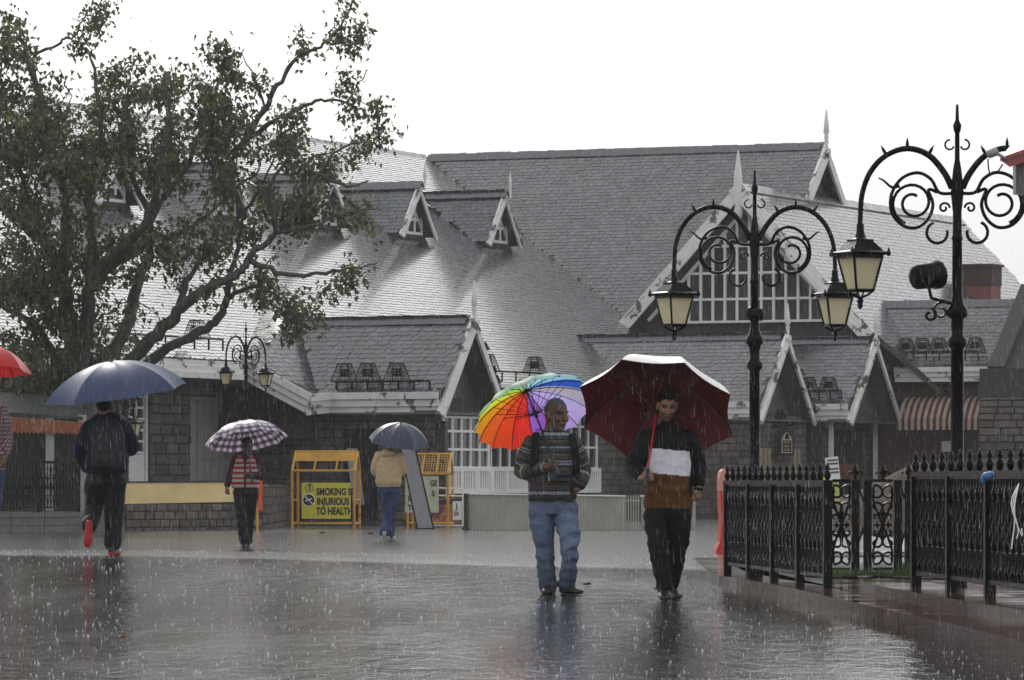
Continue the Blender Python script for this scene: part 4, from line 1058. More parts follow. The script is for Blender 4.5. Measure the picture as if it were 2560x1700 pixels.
# ------------------------------------------------------------------ street lamps
M_lglass = mat('cream_lamp_glass', (0.95, 0.91, 0.74), rough=0.35, var=0.06, scale=6, trans=0.6)
def lantern_parts():
    P = {}
    def ring(s, z): return [(s * a, s * b, z) for a, b in ((-1, -1), (1, -1), (1, 1), (-1, 1))]
    t, b, zt, zb = 0.125, 0.075, -0.10, -0.36     # half widths and heights below the arm end
    for i in range(4):
        T = ring(t - .008, zt); Bq = ring(b - .006, zb); j = (i + 1) % 4
        P.setdefault('pane', []).append([T[i], T[j], Bq[j], Bq[i]])
    f = MB(); T = ring(t, zt); Bq = ring(b, zb)
    for i in range(4):
        j = (i + 1) % 4
        f.tube([T[i], Bq[i]], 0.011, 4); f.tube([Bq[i], Bq[j]], 0.011, 4); f.bar(T[i], T[j], 0.03, 0.02)
        f.tube([Bq[i], (Bq[i][0] * .55, Bq[i][1] * .55, zb - .035), (0, 0, zb - .06)], 0.009, 4)
    f.lathe([(0.004, -0.085), (0.022, -0.065), (0.02, -0.035), (0.03, -0.02), (0.014, 0.0)], (0, 0, zb - .06), 7)
    r = MB()
    prof = [(0.155, zt + .01), (0.165, zt + .03), (0.13, zt + .045), (0.07, zt + .12), (0.075, zt + .13), (0.045, zt + .145), (0.03, zt + .19), (0.028, zt + .25)]
    r.lathe([(q * 1.414, z) for q, z in prof[:4]], n=4, rot=math.pi / 4); r.lathe(prof[4:], n=10)
    r.lathe([(0.075 * 1.414, zt + .115), (0.075 * 1.414, zt + .13)], n=4, rot=math.pi / 4)
    for q in ring(0.16, zt + .02): r.lathe([(0.012, -.02), (0.02, 0), (0.004, .045)], q, 5)
    return P, f, r
LPN, LFR, LRF = lantern_parts()
LFRm = LFR.mesh('lantern_frame', M_iron); LRFm = LRF.mesh('lantern_roof', M_iron)
PANES = [MB().prism(p, (0, 0, 0.0001)).mesh('pane', M_lglass) if False else None for p in LPN['pane']]
PANES = []
for p in LPN['pane']:
    c = sum((Vector(q) for q in p), Vector()) / 4; PANES.append(MB().prism(p, Vector((-c.x, -c.y, 0)).normalized() * 0.006).mesh('pane', M_lglass))
def lamp(loc, rz, label, height=3.87, spot=None, sc_=1.0):
    """two-armed scroll lamp; arms along local x"""
    t = thing('street_lamp', label, 'street lamp', loc, rz, 'two-armed scroll street lamps'); t.scale = (sc_,) * 3
    H = height; zc = H - 0.62          # crossing of the arms
    post = MB()
    post.lathe([(r_ * .74, z_) for r_, z_ in [(0.11, 0), (0.11, .12), (0.09, .16), (0.085, .9), (0.095, .92), (0.068, .98), (0.066, 1.9), (0.1, 1.93), (0.105, 1.97), (0.068, 2.0), (0.064, 2.13), (0.11, 2.15), (0.112, 2.2), (0.075, 2.24), (0.055, 2.3), (0.05, zc - .42), (0.062, zc - .41), (0.05, zc - .38), (0.046, zc - .2), (0.07, zc - .05), (0.045, zc + .12), (0.026, zc + .2), (0.024, H - .22), (0.036, H - .2), (0.045, H - .16), (0.02, H - .12), (0.014, H)]], n=12)
    post.build('post', M_iron, t, True)
    for s in (-1, 1):
        ex = 0.74; arm = MB()
        # main arch
        c = [(s * .04, 0, zc - .02), (s * .10, 0, zc + .1), (s * .22, 0, zc + .235), (s * .38, 0, zc + .285), (s * .54, 0, zc + .235), (s * .66, 0, zc + .11), (s * .725, 0, zc - .06), (s * ex, 0, zc - .25), (s * ex, 0, zc - .30)]
        arm.tube(smooth_path(c, 4), [0.026, 0.019], 7)
        for q in (2, 3, 4):
            p = Vector(c[q]); o = (p - Vector((s * .38, 0, zc - .05))).normalized()
            arm.tube([p, p + o * .03, p + o * .05, p + o * .085], [0.006, 0.014, 0.012, 0.002], 5)
        ar = arm.build('arm', M_iron, t, True)
        sm = MB()
        # inner scroll: bar from the post, big ring, inner spiral
        sm.tube(smooth_path([(s * .05, 0, zc - .06), (s * .14, 0, zc - .05), (s * .2, 0, zc + .05), (s * .3, 0, zc + .1), (s * .42, 0, zc + .06), (s * .5, 0, zc - .06), (s * .5, 0, zc - .2), (s * .42, 0, zc - .3), (s * .31, 0, zc - .32), (s * .22, 0, zc - .25), (s * .185, 0, zc - .14), (s * .22, 0, zc - .03), (s * .15, 0, zc - .05)], 4), 0.014, 5)
        sm.tube([Vector((s * (.335 + r * math.cos(a)), 0, zc - .13 + r * math.sin(a))) for a, r in ((x, .155 - .011 * x * 1.05) for x in np.linspace(-1.2, 8.4, 34))], 0.013, 5)
        sm.tube(smooth_path([(s * .44, 0, zc + .0), (s * .5, 0, zc - .01), (s * .56, 0, zc + .04), (s * .6, 0, zc + .06)], 3), [0.014, 0.006], 5)
        sm.tube(spiral((s * .15, 0, zc - .36), 0.085, 0.075, 1.2 if s > 0 else math.pi - 1.2, (1.2 - 0.0 - 4.6) if False else ((-3.4) if s > 0 else math.pi + 3.4), 14), 0.013, 5)
        sm.tube(spiral((s * .1, 0, zc - .17), 0.045, 0.012, math.pi if s > 0 else 0, (math.pi - s * 7) if s > 0 else 7, 14), 0.010, 5)
        sm.tube(spiral((s * .055, 0, zc + .31), 0.042, 0.03, math.pi / 2, math.pi / 2 - s * 4.4, 12), 0.008, 5)
        sm.build('scroll', M_iron, ar, True)
        ln = link('lantern_roof', LRFm, t, (s * ex, 0, zc - .44)); ln.rotation_euler = (0, 0, 0.5 if s < 0 else 0.25)
        link('lantern_frame', LFRm, ln)
        for pm in PANES: link('pane', pm, ln)
    if spot:
        sx, szz, big = spot
        sp = MB(); sp.lathe([(0.05, -.1), (0.07, -.09), (0.075, .02), (0.085, .05), (0.085, .07)], (0, 0, 0), 12, M=Matrix.Rotation(math.radians(-78), 3, 'X') @ Matrix.Rotation(0.9 * (1 if sx < 0 else -1), 3, 'Y'))
        so_ = sp.build('spotlight', M_iron, t, True, loc=(sx, -.05, szz))
        so_.scale = (big,) * 3
        bk = MB(); bk.tube([(sx, -.03, szz - .06 * big), (sx * .9, -.02, szz - .17), (sx * .4, -.01, szz - .2), (0, 0, szz - .22)], 0.014, 5)
        bk.tube(spiral((sx * .55, 0, szz - .27), 0.07, 0.02, 1.5, 8, 14), 0.011, 5); bk.tube(spiral((sx * .95, 0, szz - .3), 0.055, 0.015, 1.5, -5, 14), 0.011, 5)
        bk.build('spot_bracket', M_iron, t)
    return t
Y1 = 44.0; p = W(1740, 1109, Y1); lamp((p.x, Y1, KZ - .02), 0.06, 'black two-armed street lamp rising behind the maroon umbrella', 3.74, spot=(0.0, 2.42, 0.8))
Y2 = 36.7; p = W(2207, 1109, Y2); lamp((p.x, Y2, KZ - .02), -0.05, 'nearest black two-armed street lamp with spotlight at right', 3.77, spot=(-0.22, 2.46, 1.35))
Y3 = 106; p = W(567, 1109, Y3); lamp((p.x, Y3, 0.85), 0.98, 'distant two-armed street lamp above the plaid umbrella', 3.74, sc_=0.98)
Y4 = 101; p = W(252, 1109, Y4); lamp((p.x, Y4, 0.38), 0.9, 'distant street lamp half hidden by tree and blue umbrella', 3.0)

# red kiosk roof corner poking in at the upper right, with its small floodlight
ky = 33.0
kr = thing('red_roof_kiosk', 'corner of a red sheet roof with grey post, cut by the right edge', 'kiosk', (W(2345, 1109, ky).x, ky, KZ - .02))
def kp(dx, dy, dep=0): return W(dx, dy, ky + dep) - Vector(kr.location)
M_rroof = mat('red_sheet_roof', (0.33, 0.05, 0.04), rough=0.3, var=0.2, scale=6, coat=0.4)
MB().prism([kp(2306, 364), kp(2500, 296), kp(2500, 270, 1.6), kp(2330, 335, 1.6)], (0, 0, -0.025)).build('roof', M_rroof, kr)
MB().prism([kp(2310, 370, .02), kp(2500, 305, .02), kp(2500, 330, .02), kp(2330, 384, .02)], (0, 0.05, 0)).build('fascia', M_rroof, kr)
MB().box(((kp(2346, 0).x + kp(2420, 0).x) / 2, .2, (kp(0, 372).z + kp(0, 443).z) / 2), (kp(2420, 0).x - kp(2346, 0).x, .2, kp(0, 372).z - kp(0, 443).z)).build('sign_box', mat('grey_panel', (0.12, 0.115, 0.12), rough=0.4), kr)
MB().tube([(kp(2440, 0).x, .3, 0), (kp(2440, 0).x, .3, kp(0, 372).z)], 0.04, 8).build('pole', M_iron, kr)
fl_ = MB(); c = kp(2288, 352); fl_.lathe([(.018, -.04), (.03, -.03), (.032, .03), (.02, .04)], c, 8, M=Matrix.Rotation(1.2, 3, 'Y')); fl_.tube([c + Vector((.04, 0, -.01)), kp(2318, 366)], 0.012, 5); fl_.build('floodlight', mat('grey_fitting', (.35, .34, .34), rough=.5), kr, True)
cb = MB().tube(smooth_path([c + Vector((-.03, 0, -.04)), kp(2279, 385), kp(2284, 402), kp(2300, 396), kp(2312, 378)], 4), 0.005, 4).build('cable', M_iron, kr)

# red plastic road barrier, seen on end
ry = 66.0; p = W(1672, 1109, ry)
rb = thing('road_barrier', 'red plastic road barrier with pale top behind the fence end', 'barrier', (p.x, ry, 0))
M_red = mat('red_plastic', (0.6, 0.02, 0.02), rough=0.35, var=0.1, scale=4, coat=0.3); M_pink = mat('pale_plastic', (0.75, 0.35, 0.30), rough=0.35, var=0.1, trans=0.3)
def jersey(prof, y0, y1): 
    return MB().prism([(x, y0, z) for x, z in prof], (0, y1 - y0, 0))
jersey([(-.13, 0), (-.13, .06), (-.075, .17), (-.055, .45), (-.075, .86), (.075, .86), (.055, .45), (.075, .17), (.17, .06), (.17, 0)], -.15, .9).build('body', M_red, rb)
jersey([(-.075, .865), (-.075, 1.05), (-.06, 1.13), (-.02, 1.17), (.02, 1.17), (.06, 1.13), (.075, 1.05), (.075, .865)], -.14, .89).build('lamp_top', M_pink, rb)

# sand heap, tarpaulin, notices beyond the gate
hx = W(2130, 1109, 80).x; heap = MB(); n1, n2 = 30, 12; vs = [(0, 0, 1.32)]
for j in range(1, n2 + 1):
    for i in range(n1):
        a = 2 * math.pi * i / n1; r = 2.5 * j / n2
        z = 1.32 * (1 - (j / n2)) ** 0.85 + noise.noise(Vector((math.cos(a) * r * 1.3, math.sin(a) * r * 1.3, 1.7))) * 0.16 * (1 - j / n2 * .8)
        vs.append((r * 1.15 * math.cos(a), r * math.sin(a), max(z, -.02 if j == n2 else .01)))
fs = [(0, 1 + i, 1 + (i + 1) % n1) for i in range(n1)]
for j in range(n2 - 1):
    for i in range(n1): fs.append((1 + j * n1 + i, 1 + (j + 1) * n1 + i, 1 + (j + 1) * n1 + (i + 1) % n1, 1 + j * n1 + (i + 1) % n1))
heap.add(vs, fs)
M_sand = mat('wet_brown_sand', (0.058, 0.043, 0.031), rough=0.85, spec=.2, var=0.35, scale=7, bump=0.03, bscale=18)
tag(heap.build('sand_heap', M_sand, smooth=True, loc=(hx, 80, 0)), 'heap of wet brown sand seen beyond the scrollwork gate', 'sand heap')
tx = W(2000, 1109, 64).x; tp_ = MB(); n1 = 26
tv = []
for j in range(14):
    for i in range(n1):
        x = (i / (n1 - 1) - .5) * 2.4; y = (j / 13 - .5) * 3.0
        z = .06 + .16 * max(0, noise.noise(Vector((x * 1.6, y * 1.1, 9)))) + .05 * noise.noise(Vector((x * 6, y * 4, 2))) + .16 * smooth01(-.2, 1.3, y)
        tv.append((x, y, max(.01, z)))
nn_ = len(tv); tv += [(x, y, z - .008) for x, y, z in tv]
qf = [(j * n1 + i, j * n1 + i + 1, (j + 1) * n1 + i + 1, (j + 1) * n1 + i) for j in range(13) for i in range(n1 - 1)]
tp_.add(tv, qf + [tuple(k + nn_ for k in q[::-1]) for q in qf])
tag(tp_.build('tarpaulin', mat('grey_tarpaulin', (0.06, 0.06, 0.063), rough=0.5, var=0.3, scale=2), smooth=True, loc=(tx, 65, 0)), 'crumpled grey tarpaulin on the ground before the sand heap', 'tarpaulin')
# the notices taped to a stand behind the left fence
ny = 60.0; nsn = thing('notice_stand', 'white paper notice over a yellow sheet on a stand behind the fence', 'notice', (W(1918, 1109, ny).x, ny, 0))
def np_(dx, dy): return W(dx, dy, ny) - Vector(nsn.location)
MB().prism([np_(1902, 1056), np_(1932, 1052), np_(1938, 1108), np_(1908, 1110)], (0, .01, 0)).build('white_sheet', M_clean, nsn)
lns = MB()
for k, (y, m0) in enumerate(((1062, 0), (1070, 0), (1082, 1), (1090, 1))):
    a = np_(1907 + k, y); b = np_(1931 + k, y - 2); lns.bar(a + Vector((0, -.004, 0)), b + Vector((0, -.004, 0)), .022, .004)
lns.build('print', mat('notice_ink', (0.1, 0.09, 0.12), rough=0.6), nsn)
MB().prism([np_(1898, 1096), np_(1934, 1098), np_(1936, 1155), np_(1902, 1156)], (0, .01, 0)).build('yellow_sheet', mat('pale_yellow_sheet', (0.62, 0.66, 0.20), rough=0.5, trans=0.2), nsn).location.y = .02
MB().tube([np_(1920, 1060) + Vector((0, .05, 0)), Vector((0, .05, 0))], .02, 6).build('stick', M_doorgrey, nsn)
# blue bag hung on the near fence, white string at the right edge
q = W(2277, 1098, 29.9); bb_ = MB().ell((0, 0, 0), (.036, .03, .028)); bb_.ell((.02, 0, .012), (.026, .026, .02)); bb_.ell((-.03, 0, -.02), (.015, .015, .03)); bm = bake(bb_, .005, 1); BAGM = bm; bm.materials.append(mat('blue_plastic', (0.05, 0.15, 0.32), rough=0.35))
tag(link('plastic_bag', bm, None, q), 'small blue plastic bag on the near fence spikes', 'bag')
s0 = W(2349, 1115, 27.9); st_ = MB()
for k in range(3): st_.tube(smooth_path([(0, 0, 0), (-.03 - .01 * k, -.05, -.12), (.02 * k - .03, -.06, -.22 - .04 * k), (.03 * k - .05, -.06, -.38 + .06 * k)], 4), .004, 4)
tag(st_.build('string', M_clean, loc=s0), 'loose white string tied to the fence at the right edge', 'string')
# ------------------------------------------------------------------ middle: barricades, boards, corrugated hoarding
M_yf = mat('yellow_barricade_paint', (0.60, 0.33, 0.04), rough=0.45, var=0.25, scale=4, patch=(0.12, 0.06, 0.03), patch_amt=0.36, patch_scale=5)
M_sign = mat('yellow_green_sign', (0.66, 0.58, 0.05), rough=0.45, patch=(.3, .25, .06), patch_amt=.36, var=0.06, scale=2)
M_ink = mat('black_sign_ink', (0.015, 0.015, 0.015), rough=0.5)
def text(s, size, loc, parent, m, name='lettering', bold=0.012, xs=1.0, rot=(math.pi / 2, 0, 0)):
    cu = bpy.data.curves.new('t', 'FONT'); cu.body = s; cu.size = size; cu.extrude = 0.002; cu.offset = bold * size
    o = bpy.data.objects.new('t', cu); COL.objects.link(o); bpy.context.view_layer.update()
    me = bpy.data.meshes.new_from_object(o.evaluated_get(bpy.context.evaluated_depsgraph_get()))
    bpy.data.objects.remove(o); bpy.data.curves.remove(cu)
    me.materials.clear(); me.materials.append(m)
    r = link(name, me, parent, loc, rot); r.scale = (xs, 1, 1); return r
by = 102.0
def FRX(fr, name, m, t):
    for pts, r in fr.tubes: MB().tube(pts, r, 6).build(name, m, t)
class TB(MB):
    def __init__(s): s.tubes = []
    def tube(s, pts, r, n=6): s.tubes.append((pts, r))
def bx(dx): return W(dx, 1109, by).x
def bz_(dy): return W(0, dy, by).z
b1 = thing('police_barricade', 'yellow barricade with a smoking is injurious sign', 'barricade', (bx(745), by, 0), -0.12)
o1 = Vector(b1.location)
Hb, Wb, Db = bz_(1085), bx(818) - bx(673), 0.75
def barricade(t, Wb, Hb, Db, topz, roofed, mesh_):
    fr = TB(); x0, x1 = -Wb / 2, Wb / 2
    for x in (x0, x1):
        for y in (0, Db): MB().tube([(x, y, 0), (x, y, Hb)], .032, 6).build('upright', M_yf, t)
        fr.tube([(x, 0, Hb), (x + .02, Db * .5, topz), (x, Db, Hb)], .03, 6); fr.tube([(x, 0, .1), (x, Db, .1)], .025, 6); fr.tube([(x, 0, .6), (x, Db, .6)], .02, 6)
    for y in (0, Db):
        fr.tube([(x0, y, Hb), (x1, y, Hb)], .03, 6); fr.tube([(x0, y, .1), (x1, y, .1)], .025, 6)
    fr.tube([(x0, Db * .5, topz), (x1, Db * .5, topz)], .03, 6)
    for q in (.35, .7): fr.tube([(x0 + Wb * q, 0, Hb), (x0 + Wb * q + .02, Db * .5, topz)], .02, 6)
    FRX(fr, 'frame_bar', M_yf, t)
    if roofed:
        for s in (0, 1):
            y = Db * (.28 if s == 0 else .72); MB().prism([(x0, y, Hb + (topz - Hb) * .52), (x1, y, Hb + (topz - Hb) * .52), (x1, Db * .5, topz + .03), (x0, Db * .5, topz + .03)], (0, .01, .01)).build('roof_panel', M_yf, t)
    if mesh_:
        ms = MB()
        for i in range(17): ms.tube([(x0 + Wb * i / 16, 0, Hb), (x0 + Wb * i / 16, Db * .5, topz)], .006, 3)
        for i in range(9): ms.tube([(x0, Db * .5 * i / 8, Hb + (topz - Hb) * i / 8), (x1, Db * .5 * i / 8, Hb + (topz - Hb) * i / 8)], .006, 3)
        ms.build('wire_mesh', M_yf, t)
barricade(b1, Wb, Hb, Db, bz_(1042), True, False)
sw, sh = bx(810) - bx(696), bz_(1113) - bz_(1196)
sx = bx(753) - bx(745); sz = bz_(1196)
MB().box((sx, -.05, sz + sh / 2), (sw, .015, sh)).build('sign_board', M_sign, b1)
yy = -.062
for i, l in enumerate(('SMOKING IS', 'INJURIOUS', 'TO HEALTH')):
    text(l, .205, (sx - sw * .20 + (0, .01, 0)[i], yy, sz + sh * (.70 - .27 * i) - .03), b1, M_ink, bold=.045, xs=.70)
text('3', .17, (sx - sw * .385, yy, sz + sh * .80), b1, M_ink, bold=.02)
em = MB(); em.tube([(sx - sw * .345 + .085 * math.cos(a), yy, sz + sh * .855 + .085 * math.sin(a)) for a in np.linspace(0, 2 * math.pi, 17)], .008, 4)
em.build('number_ring', M_ink, b1)
cx_, cz_ = sx - sw * .355, sz + sh * .52
MB().lathe([(.13, 0), (.13, .006)], (0, 0, 0), 20).build('emblem_disc', M_ink, b1, loc=(cx_, yy + .003, cz_)).rotation_euler = (math.pi / 2, 0, 0)
e2 = MB(); e2.tube([(cx_ + .13 * math.cos(a), yy - .004, cz_ + .13 * math.sin(a)) for a in np.linspace(0, 2 * math.pi, 21)], .009, 4)
e2.tube([(cx_ - .09, yy - .006, cz_ + .09), (cx_ + .09, yy - .006, cz_ - .09)], .011, 4); e2.tube([(cx_ - .07, yy - .005, cz_ - .02), (cx_ + .07, yy - .005, cz_ + .03)], .014, 4)
e2.build('no_smoking_mark', M_clean, b1)
# second barricade with wire mesh
b2x = bx(985); b2 = thing('police_barricade', 'yellow barricade with open wire mesh top behind the leaning grey board', 'barricade', (b2x, by + .6, 0), -0.1)
barricade(b2, bx(1024) - bx(930), bz_(1092), .9, bz_(1046), False, True)
MB().box((-.12, -.04, .72), (.72, .015, .78)).build('sign_board', mat('pale_sign', (0.55, 0.56, 0.42), rough=0.5), b2)
text('ENTRANCE', .15, (-.05, -.055, .92), b2, M_ink, bold=.02, xs=.55) if False else None
text('GE', .17, (.06, -.055, .90), b2, M_ink, bold=.025, xs=.7); text('S', .17, (.1, -.055, .68), b2, M_ink, bold=.025, xs=.7)
text('IN', .17, (-.42, -.055, .58), b2, M_ink, bold=.025, xs=.7); text('TO', .17, (-.42, -.055, .38), b2, M_ink, bold=.025, xs=.7)
# leaning grey board beside the tan hooded walker, and the one behind the first barricade
def board(pts, Y0, Y1, label, m):
    c = W(pts[2][0], pts[2][1], Y0); t = thing('leaning_board', label, 'board', (c.x, Y0, 0))
    q = [W(pts[0][0], pts[0][1], Y1) - Vector(t.location), W(pts[1][0], pts[1][1], Y1) - Vector(t.location), W(pts[2][0], pts[2][1], Y0) - Vector(t.location), W(pts[3][0], pts[3][1], Y0) - Vector(t.location)]
    MB().prism(q, (0, .035, 0)).build('sheet', m, t)
    e = MB()
    for i in range(4): e.bar(q[i] + Vector((0, -.004, 0)), q[(i + 1) % 4] + Vector((0, -.004, 0)), .035, .03, (0, 1, 0))
    e.build('edge_trim', M_iron, t)
M_gb = mat('grey_metal_board', (0.17, 0.175, 0.185), rough=0.35, var=0.12, scale=3, coat=0.3)
board([(920, 1018), (954, 1018), (1000, 1219), (962, 1219)], 100.5, 101.6, 'tall grey metal board leaning beside the tan hooded walker', M_gb)
board([(797, 1031), (826, 1032), (843, 1165), (812, 1165)], 103.6, 104.4, 'grey board leaning behind the smoking sign barricade', M_gb)
# white tubular frame with posters
wf = thing('poster_frame', 'white tubular stand with small posters beside the corrugated hoarding', 'poster stand', (bx(1033), by + .9, 0), .06)
fx0, fx1 = bx(996) - bx(1033), bx(1066) - bx(1033); fr = TB()
for a, b in (((fx0, 0, .05), (fx0, 0, .86)), ((fx0, 0, .86), (fx1, 0, .84)), ((fx1, 0, .84), (fx1, 0, .05)), ((fx1, 0, .05), (fx0, 0, .05)), ((fx0, 0, .7), (fx1, 0, .68)), ((fx0 + .3, 0, .05), (fx0 + .3, 0, .86)), ((fx0, 0, .05), (fx0, .5, .0)), ((fx1, 0, .05), (fx1, .5, .0))): fr.tube([a, b], .02, 5)
FRX(fr, 'frame_bar', M_clean, wf)
M_or = mat('orange_poster', (0.45, 0.17, 0.05), rough=0.5, var=0.3, scale=12, patch=(0.20, 0.05, 0.12), patch_amt=0.5, patch_scale=4)
MB().box((-.06, -.04, .38), (.62, .02, .5)).build('poster', M_or, wf); MB().box((-.06, -.055, .56), (.62, .012, .09)).build('poster_band', mat('navy_band', (0.03, 0.03, 0.08), rough=0.5), wf)
text('COLLEGE', .12, (-.3, -.058, .22), wf, mat('poster_red', (0.4, 0.03, 0.03), rough=.5), bold=.02, xs=.7) if False else None
MB().box((.18, -.065, .37), (.19, .012, .4)).build('white_poster', M_clean, wf)
text('J', .17, (.15, -.074, .41), wf, M_ink, bold=.02); text('SK', .13, (.105, -.074, .26), wf, M_ink, bold=.02, xs=.9)
# corrugated hoarding
hy = 98.5
def hoarding(dx0, dx1, dyt0, dyt1, dyb, Y, label, dark=False):
    a = W(dx0, 1109, Y).x; b = W(dx1, 1109, Y).x; t = thing('corrugated_hoarding', label, 'hoarding', (a, Y, 0)); Wd = b - a
    z0 = W(0, dyt0, Y).z; z1 = W(0, dyt1, Y).z; pitch = .05; n = int(Wd / pitch * 2); mb = MB(); vs = []
    for i in range(n + 1):
        x = Wd * i / n; y = .012 if i % 2 else -.012; zt = z0 + (z1 - z0) * i / n
        vs += [(x, y, 0.0), (x, y, zt), (x, y + .008, 0.0), (x, y + .008, zt)]
    fs = []
    for i in range(n):
        o = i * 4; fs += [(o, o + 4, o + 5, o + 1), (o + 2, o + 3, o + 7, o + 6), (o + 1, o + 5, o + 7, o + 3), (o, o + 2, o + 6, o + 4)]
    mb.add(vs, fs); mb.build('sheet', M_corr, t)
    MB().bar((-.02, -.02, z0 + .005), (Wd + .02, -.02, z1 + .005), .03, .045).build('top_edge', M_clean, t)
    return t
M_corr = mat('cream_corrugated_sheet', (0.42, 0.41, 0.37), rough=0.4, var=0.12, scale=2)
hoarding(1083, 1440, 1139, 1144, 1222, hy, 'long cream corrugated hoarding behind the man in the patterned sweater')
hoarding(1478, 1604, 1144, 1146, 1222, hy + .3, 'short cream corrugated hoarding behind the man with the maroon umbrella')
t = thing('hoarding_post', 'dark timber post at the left end of the corrugated hoarding', 'post', (W(1074, 1109, hy - .2).x, hy - .2, 0))
MB().prism([(-.035, 0, 0), (.045, 0, 0), (.03, 0, .68), (-.04, 0, .66)], (0, .06, 0)).build('timber', mat('dark_timber', (0.035, 0.028, 0.022), rough=.6), t)
MB().box((0, .08, .03), (.16, .12, .06)).build('foot', mat('dark_timber', (0, 0, 0)), t)
gt = thing('slatted_gate', 'gap of upright cream slats between the two corrugated hoardings', 'gate', (W(1441, 1109, hy).x, hy + .1, 0))
for k in range(6): MB().box((.02 + k * .052, 0, .36), (.022, .02, .7)).build('slat', M_corr, gt)
for zz in (.12, .6): MB().box((.15, .02, zz), (.32, .015, .04)).build('crossbar', M_corr, gt)
# orange sheet beside the plaid umbrella walker, dark bin, leaves and litter
ot = thing('orange_sheet', 'narrow orange red sheet on a yellow post beside the plaid umbrella walker', 'panel', (W(600, 1109, 97).x, 97, 0))
def op(dx, dy): return W(dx, dy, 97) - Vector(ot.location)
MB().prism([op(595, 1108), op(605, 1108), op(605, 1178), op(594, 1178)], (0, .02, 0)).build('sheet', mat('orange_red_plastic', (0.7, 0.09, 0.02), rough=.4), ot)
MB().box((-.06, .03, .5), (.05, .04, 1.0)).build('post', M_yf, ot)
M_fall = mat('fallen_leaf', (0.16, 0.07, 0.03), rough=.5, var=.3); M_fall2 = mat('orange_leaf', (0.45, 0.16, 0.02), rough=.5)
for i, (dx, dy, m_, lb, s) in enumerate(((1350, 1360, M_fall, 'curled brown leaf on the road right of the jeans walker', .055), (1510, 1366, M_fall, 'small brown leaf beside the shoes of the man in black trousers', .03), (281, 1472, M_fall2, 'single orange leaf on the wet road at lower left', .03), (415, 1233, M_fall2, 'pale orange scrap before the yellow banded wall', .06), (850, 1232, M_fall, 'dark leaf litter in front of the smoking sign barricade, right one', .09), (740, 1230, M_fall, 'dark leaf litter in front of the smoking sign barricade, left one', .08))):
    g = Gz(dx, dy, 0); z = zg(g.x, g.y)
    lf = MB(); P = [(0, 0, 0.0), (.6, .25, .35), (1, 0, .1), (.6, -.3, .4), (-.5, .4, .25), (-.9, .05, .5), (-.4, -.35, .1)]
    vs = [(a * s, b * s, c * s + .008) for a, b, c in P]; lf.add(vs + [(a, b, c - .004) for a, b, c in vs], [(0, 1, 2), (0, 2, 3), (0, 3, 6), (0, 6, 5), (0, 5, 4), (0, 4, 1), (7, 9, 8), (7, 10, 9), (7, 13, 10), (7, 12, 13), (7, 11, 12), (7, 8, 11)])
    tag(lf.build('fallen_leaf', m_, loc=(g.x, g.y, z)), lb, 'leaf', 'fallen leaves on the road')
# ------------------------------------------------------------------ people
M_skin = mat('skin', (1, 1, 1), rough=0.5, var=0.08, scale=30, attr='Col', sss=0.05)
M_cloth = mat('cloth', (1, 1, 1), rough=0.8, var=0.14, scale=45, attr='Col', bump=0.001, bscale=250, spec=0.15)
M_wetcloth = mat('wet_cloth', (1, 1, 1), rough=0.6, var=0.16, scale=30, attr='Col', bump=0.001, bscale=200, spec=0.15)
M_shoe = mat('shoe_leather', (1, 1, 1), rough=0.4, var=0.15, scale=20, attr='Col')
def axes(fwd, up=(0, 0, 1)):
    f = Vector(fwd).normalized(); u = Vector(up); r = f.cross(u).normalized(); u = r.cross(f)
    return r, f, u
def A3(r, f, u): return Matrix((r, f, u)).transposed()
def limb(mb, pts, rad, n=12, sub=4):
    pts = [Vector(p) for p in pts]
    P = smooth_path(pts, sub) if len(pts) > 2 else pts
    rr = np.interp(np.linspace(0, 1, len(P)), np.linspace(0, 1, len(rad)), rad)
    mb.tube(P, list(rr), n)
    for p, r in ((P[0], rr[0]), (P[-1], rr[-1])): mb.ell(p, (r * .97,) * 3, nu=10, nv=7)
def head_shapes(mb, c, r, f, u, s=1.0, nose=1.0, ears=True, fat=1.0):
    A = A3(r, f, u); q = lambda x, y, z: Vector(c) + (r * x + f * y + u * z) * s
    def e(x, y, z, a, b, d): mb.ell(q(x, y, z), (a * s, b * s, d * s), A)
    e(0, -.012, .03, .074, .094, .086); e(0, .018, -.032, .061 * fat, .070, .080); e(0, .028, -.082, .046 * fat, .052, .042)
    e(0, .066, -.102, .022, .018, .018); e(0, .088, -.016, .012, .017, .032); e(0, .103, -.036, .016 * nose, .014, .013)
    e(0, .072, .020, .052, .020, .013); e(0, .080, -.066, .026, .014, .013)
    for k in (-1, 1):
        e(k * .036, .058, -.030, .024 * fat, .024, .024)
        if ears: e(k * .075, -.008, -.018, .011, .024, .034)
    limb(mb, [q(0, -.02, -.06), q(0, -.028, -.16)], [.056 * s * fat, .062 * s * fat])
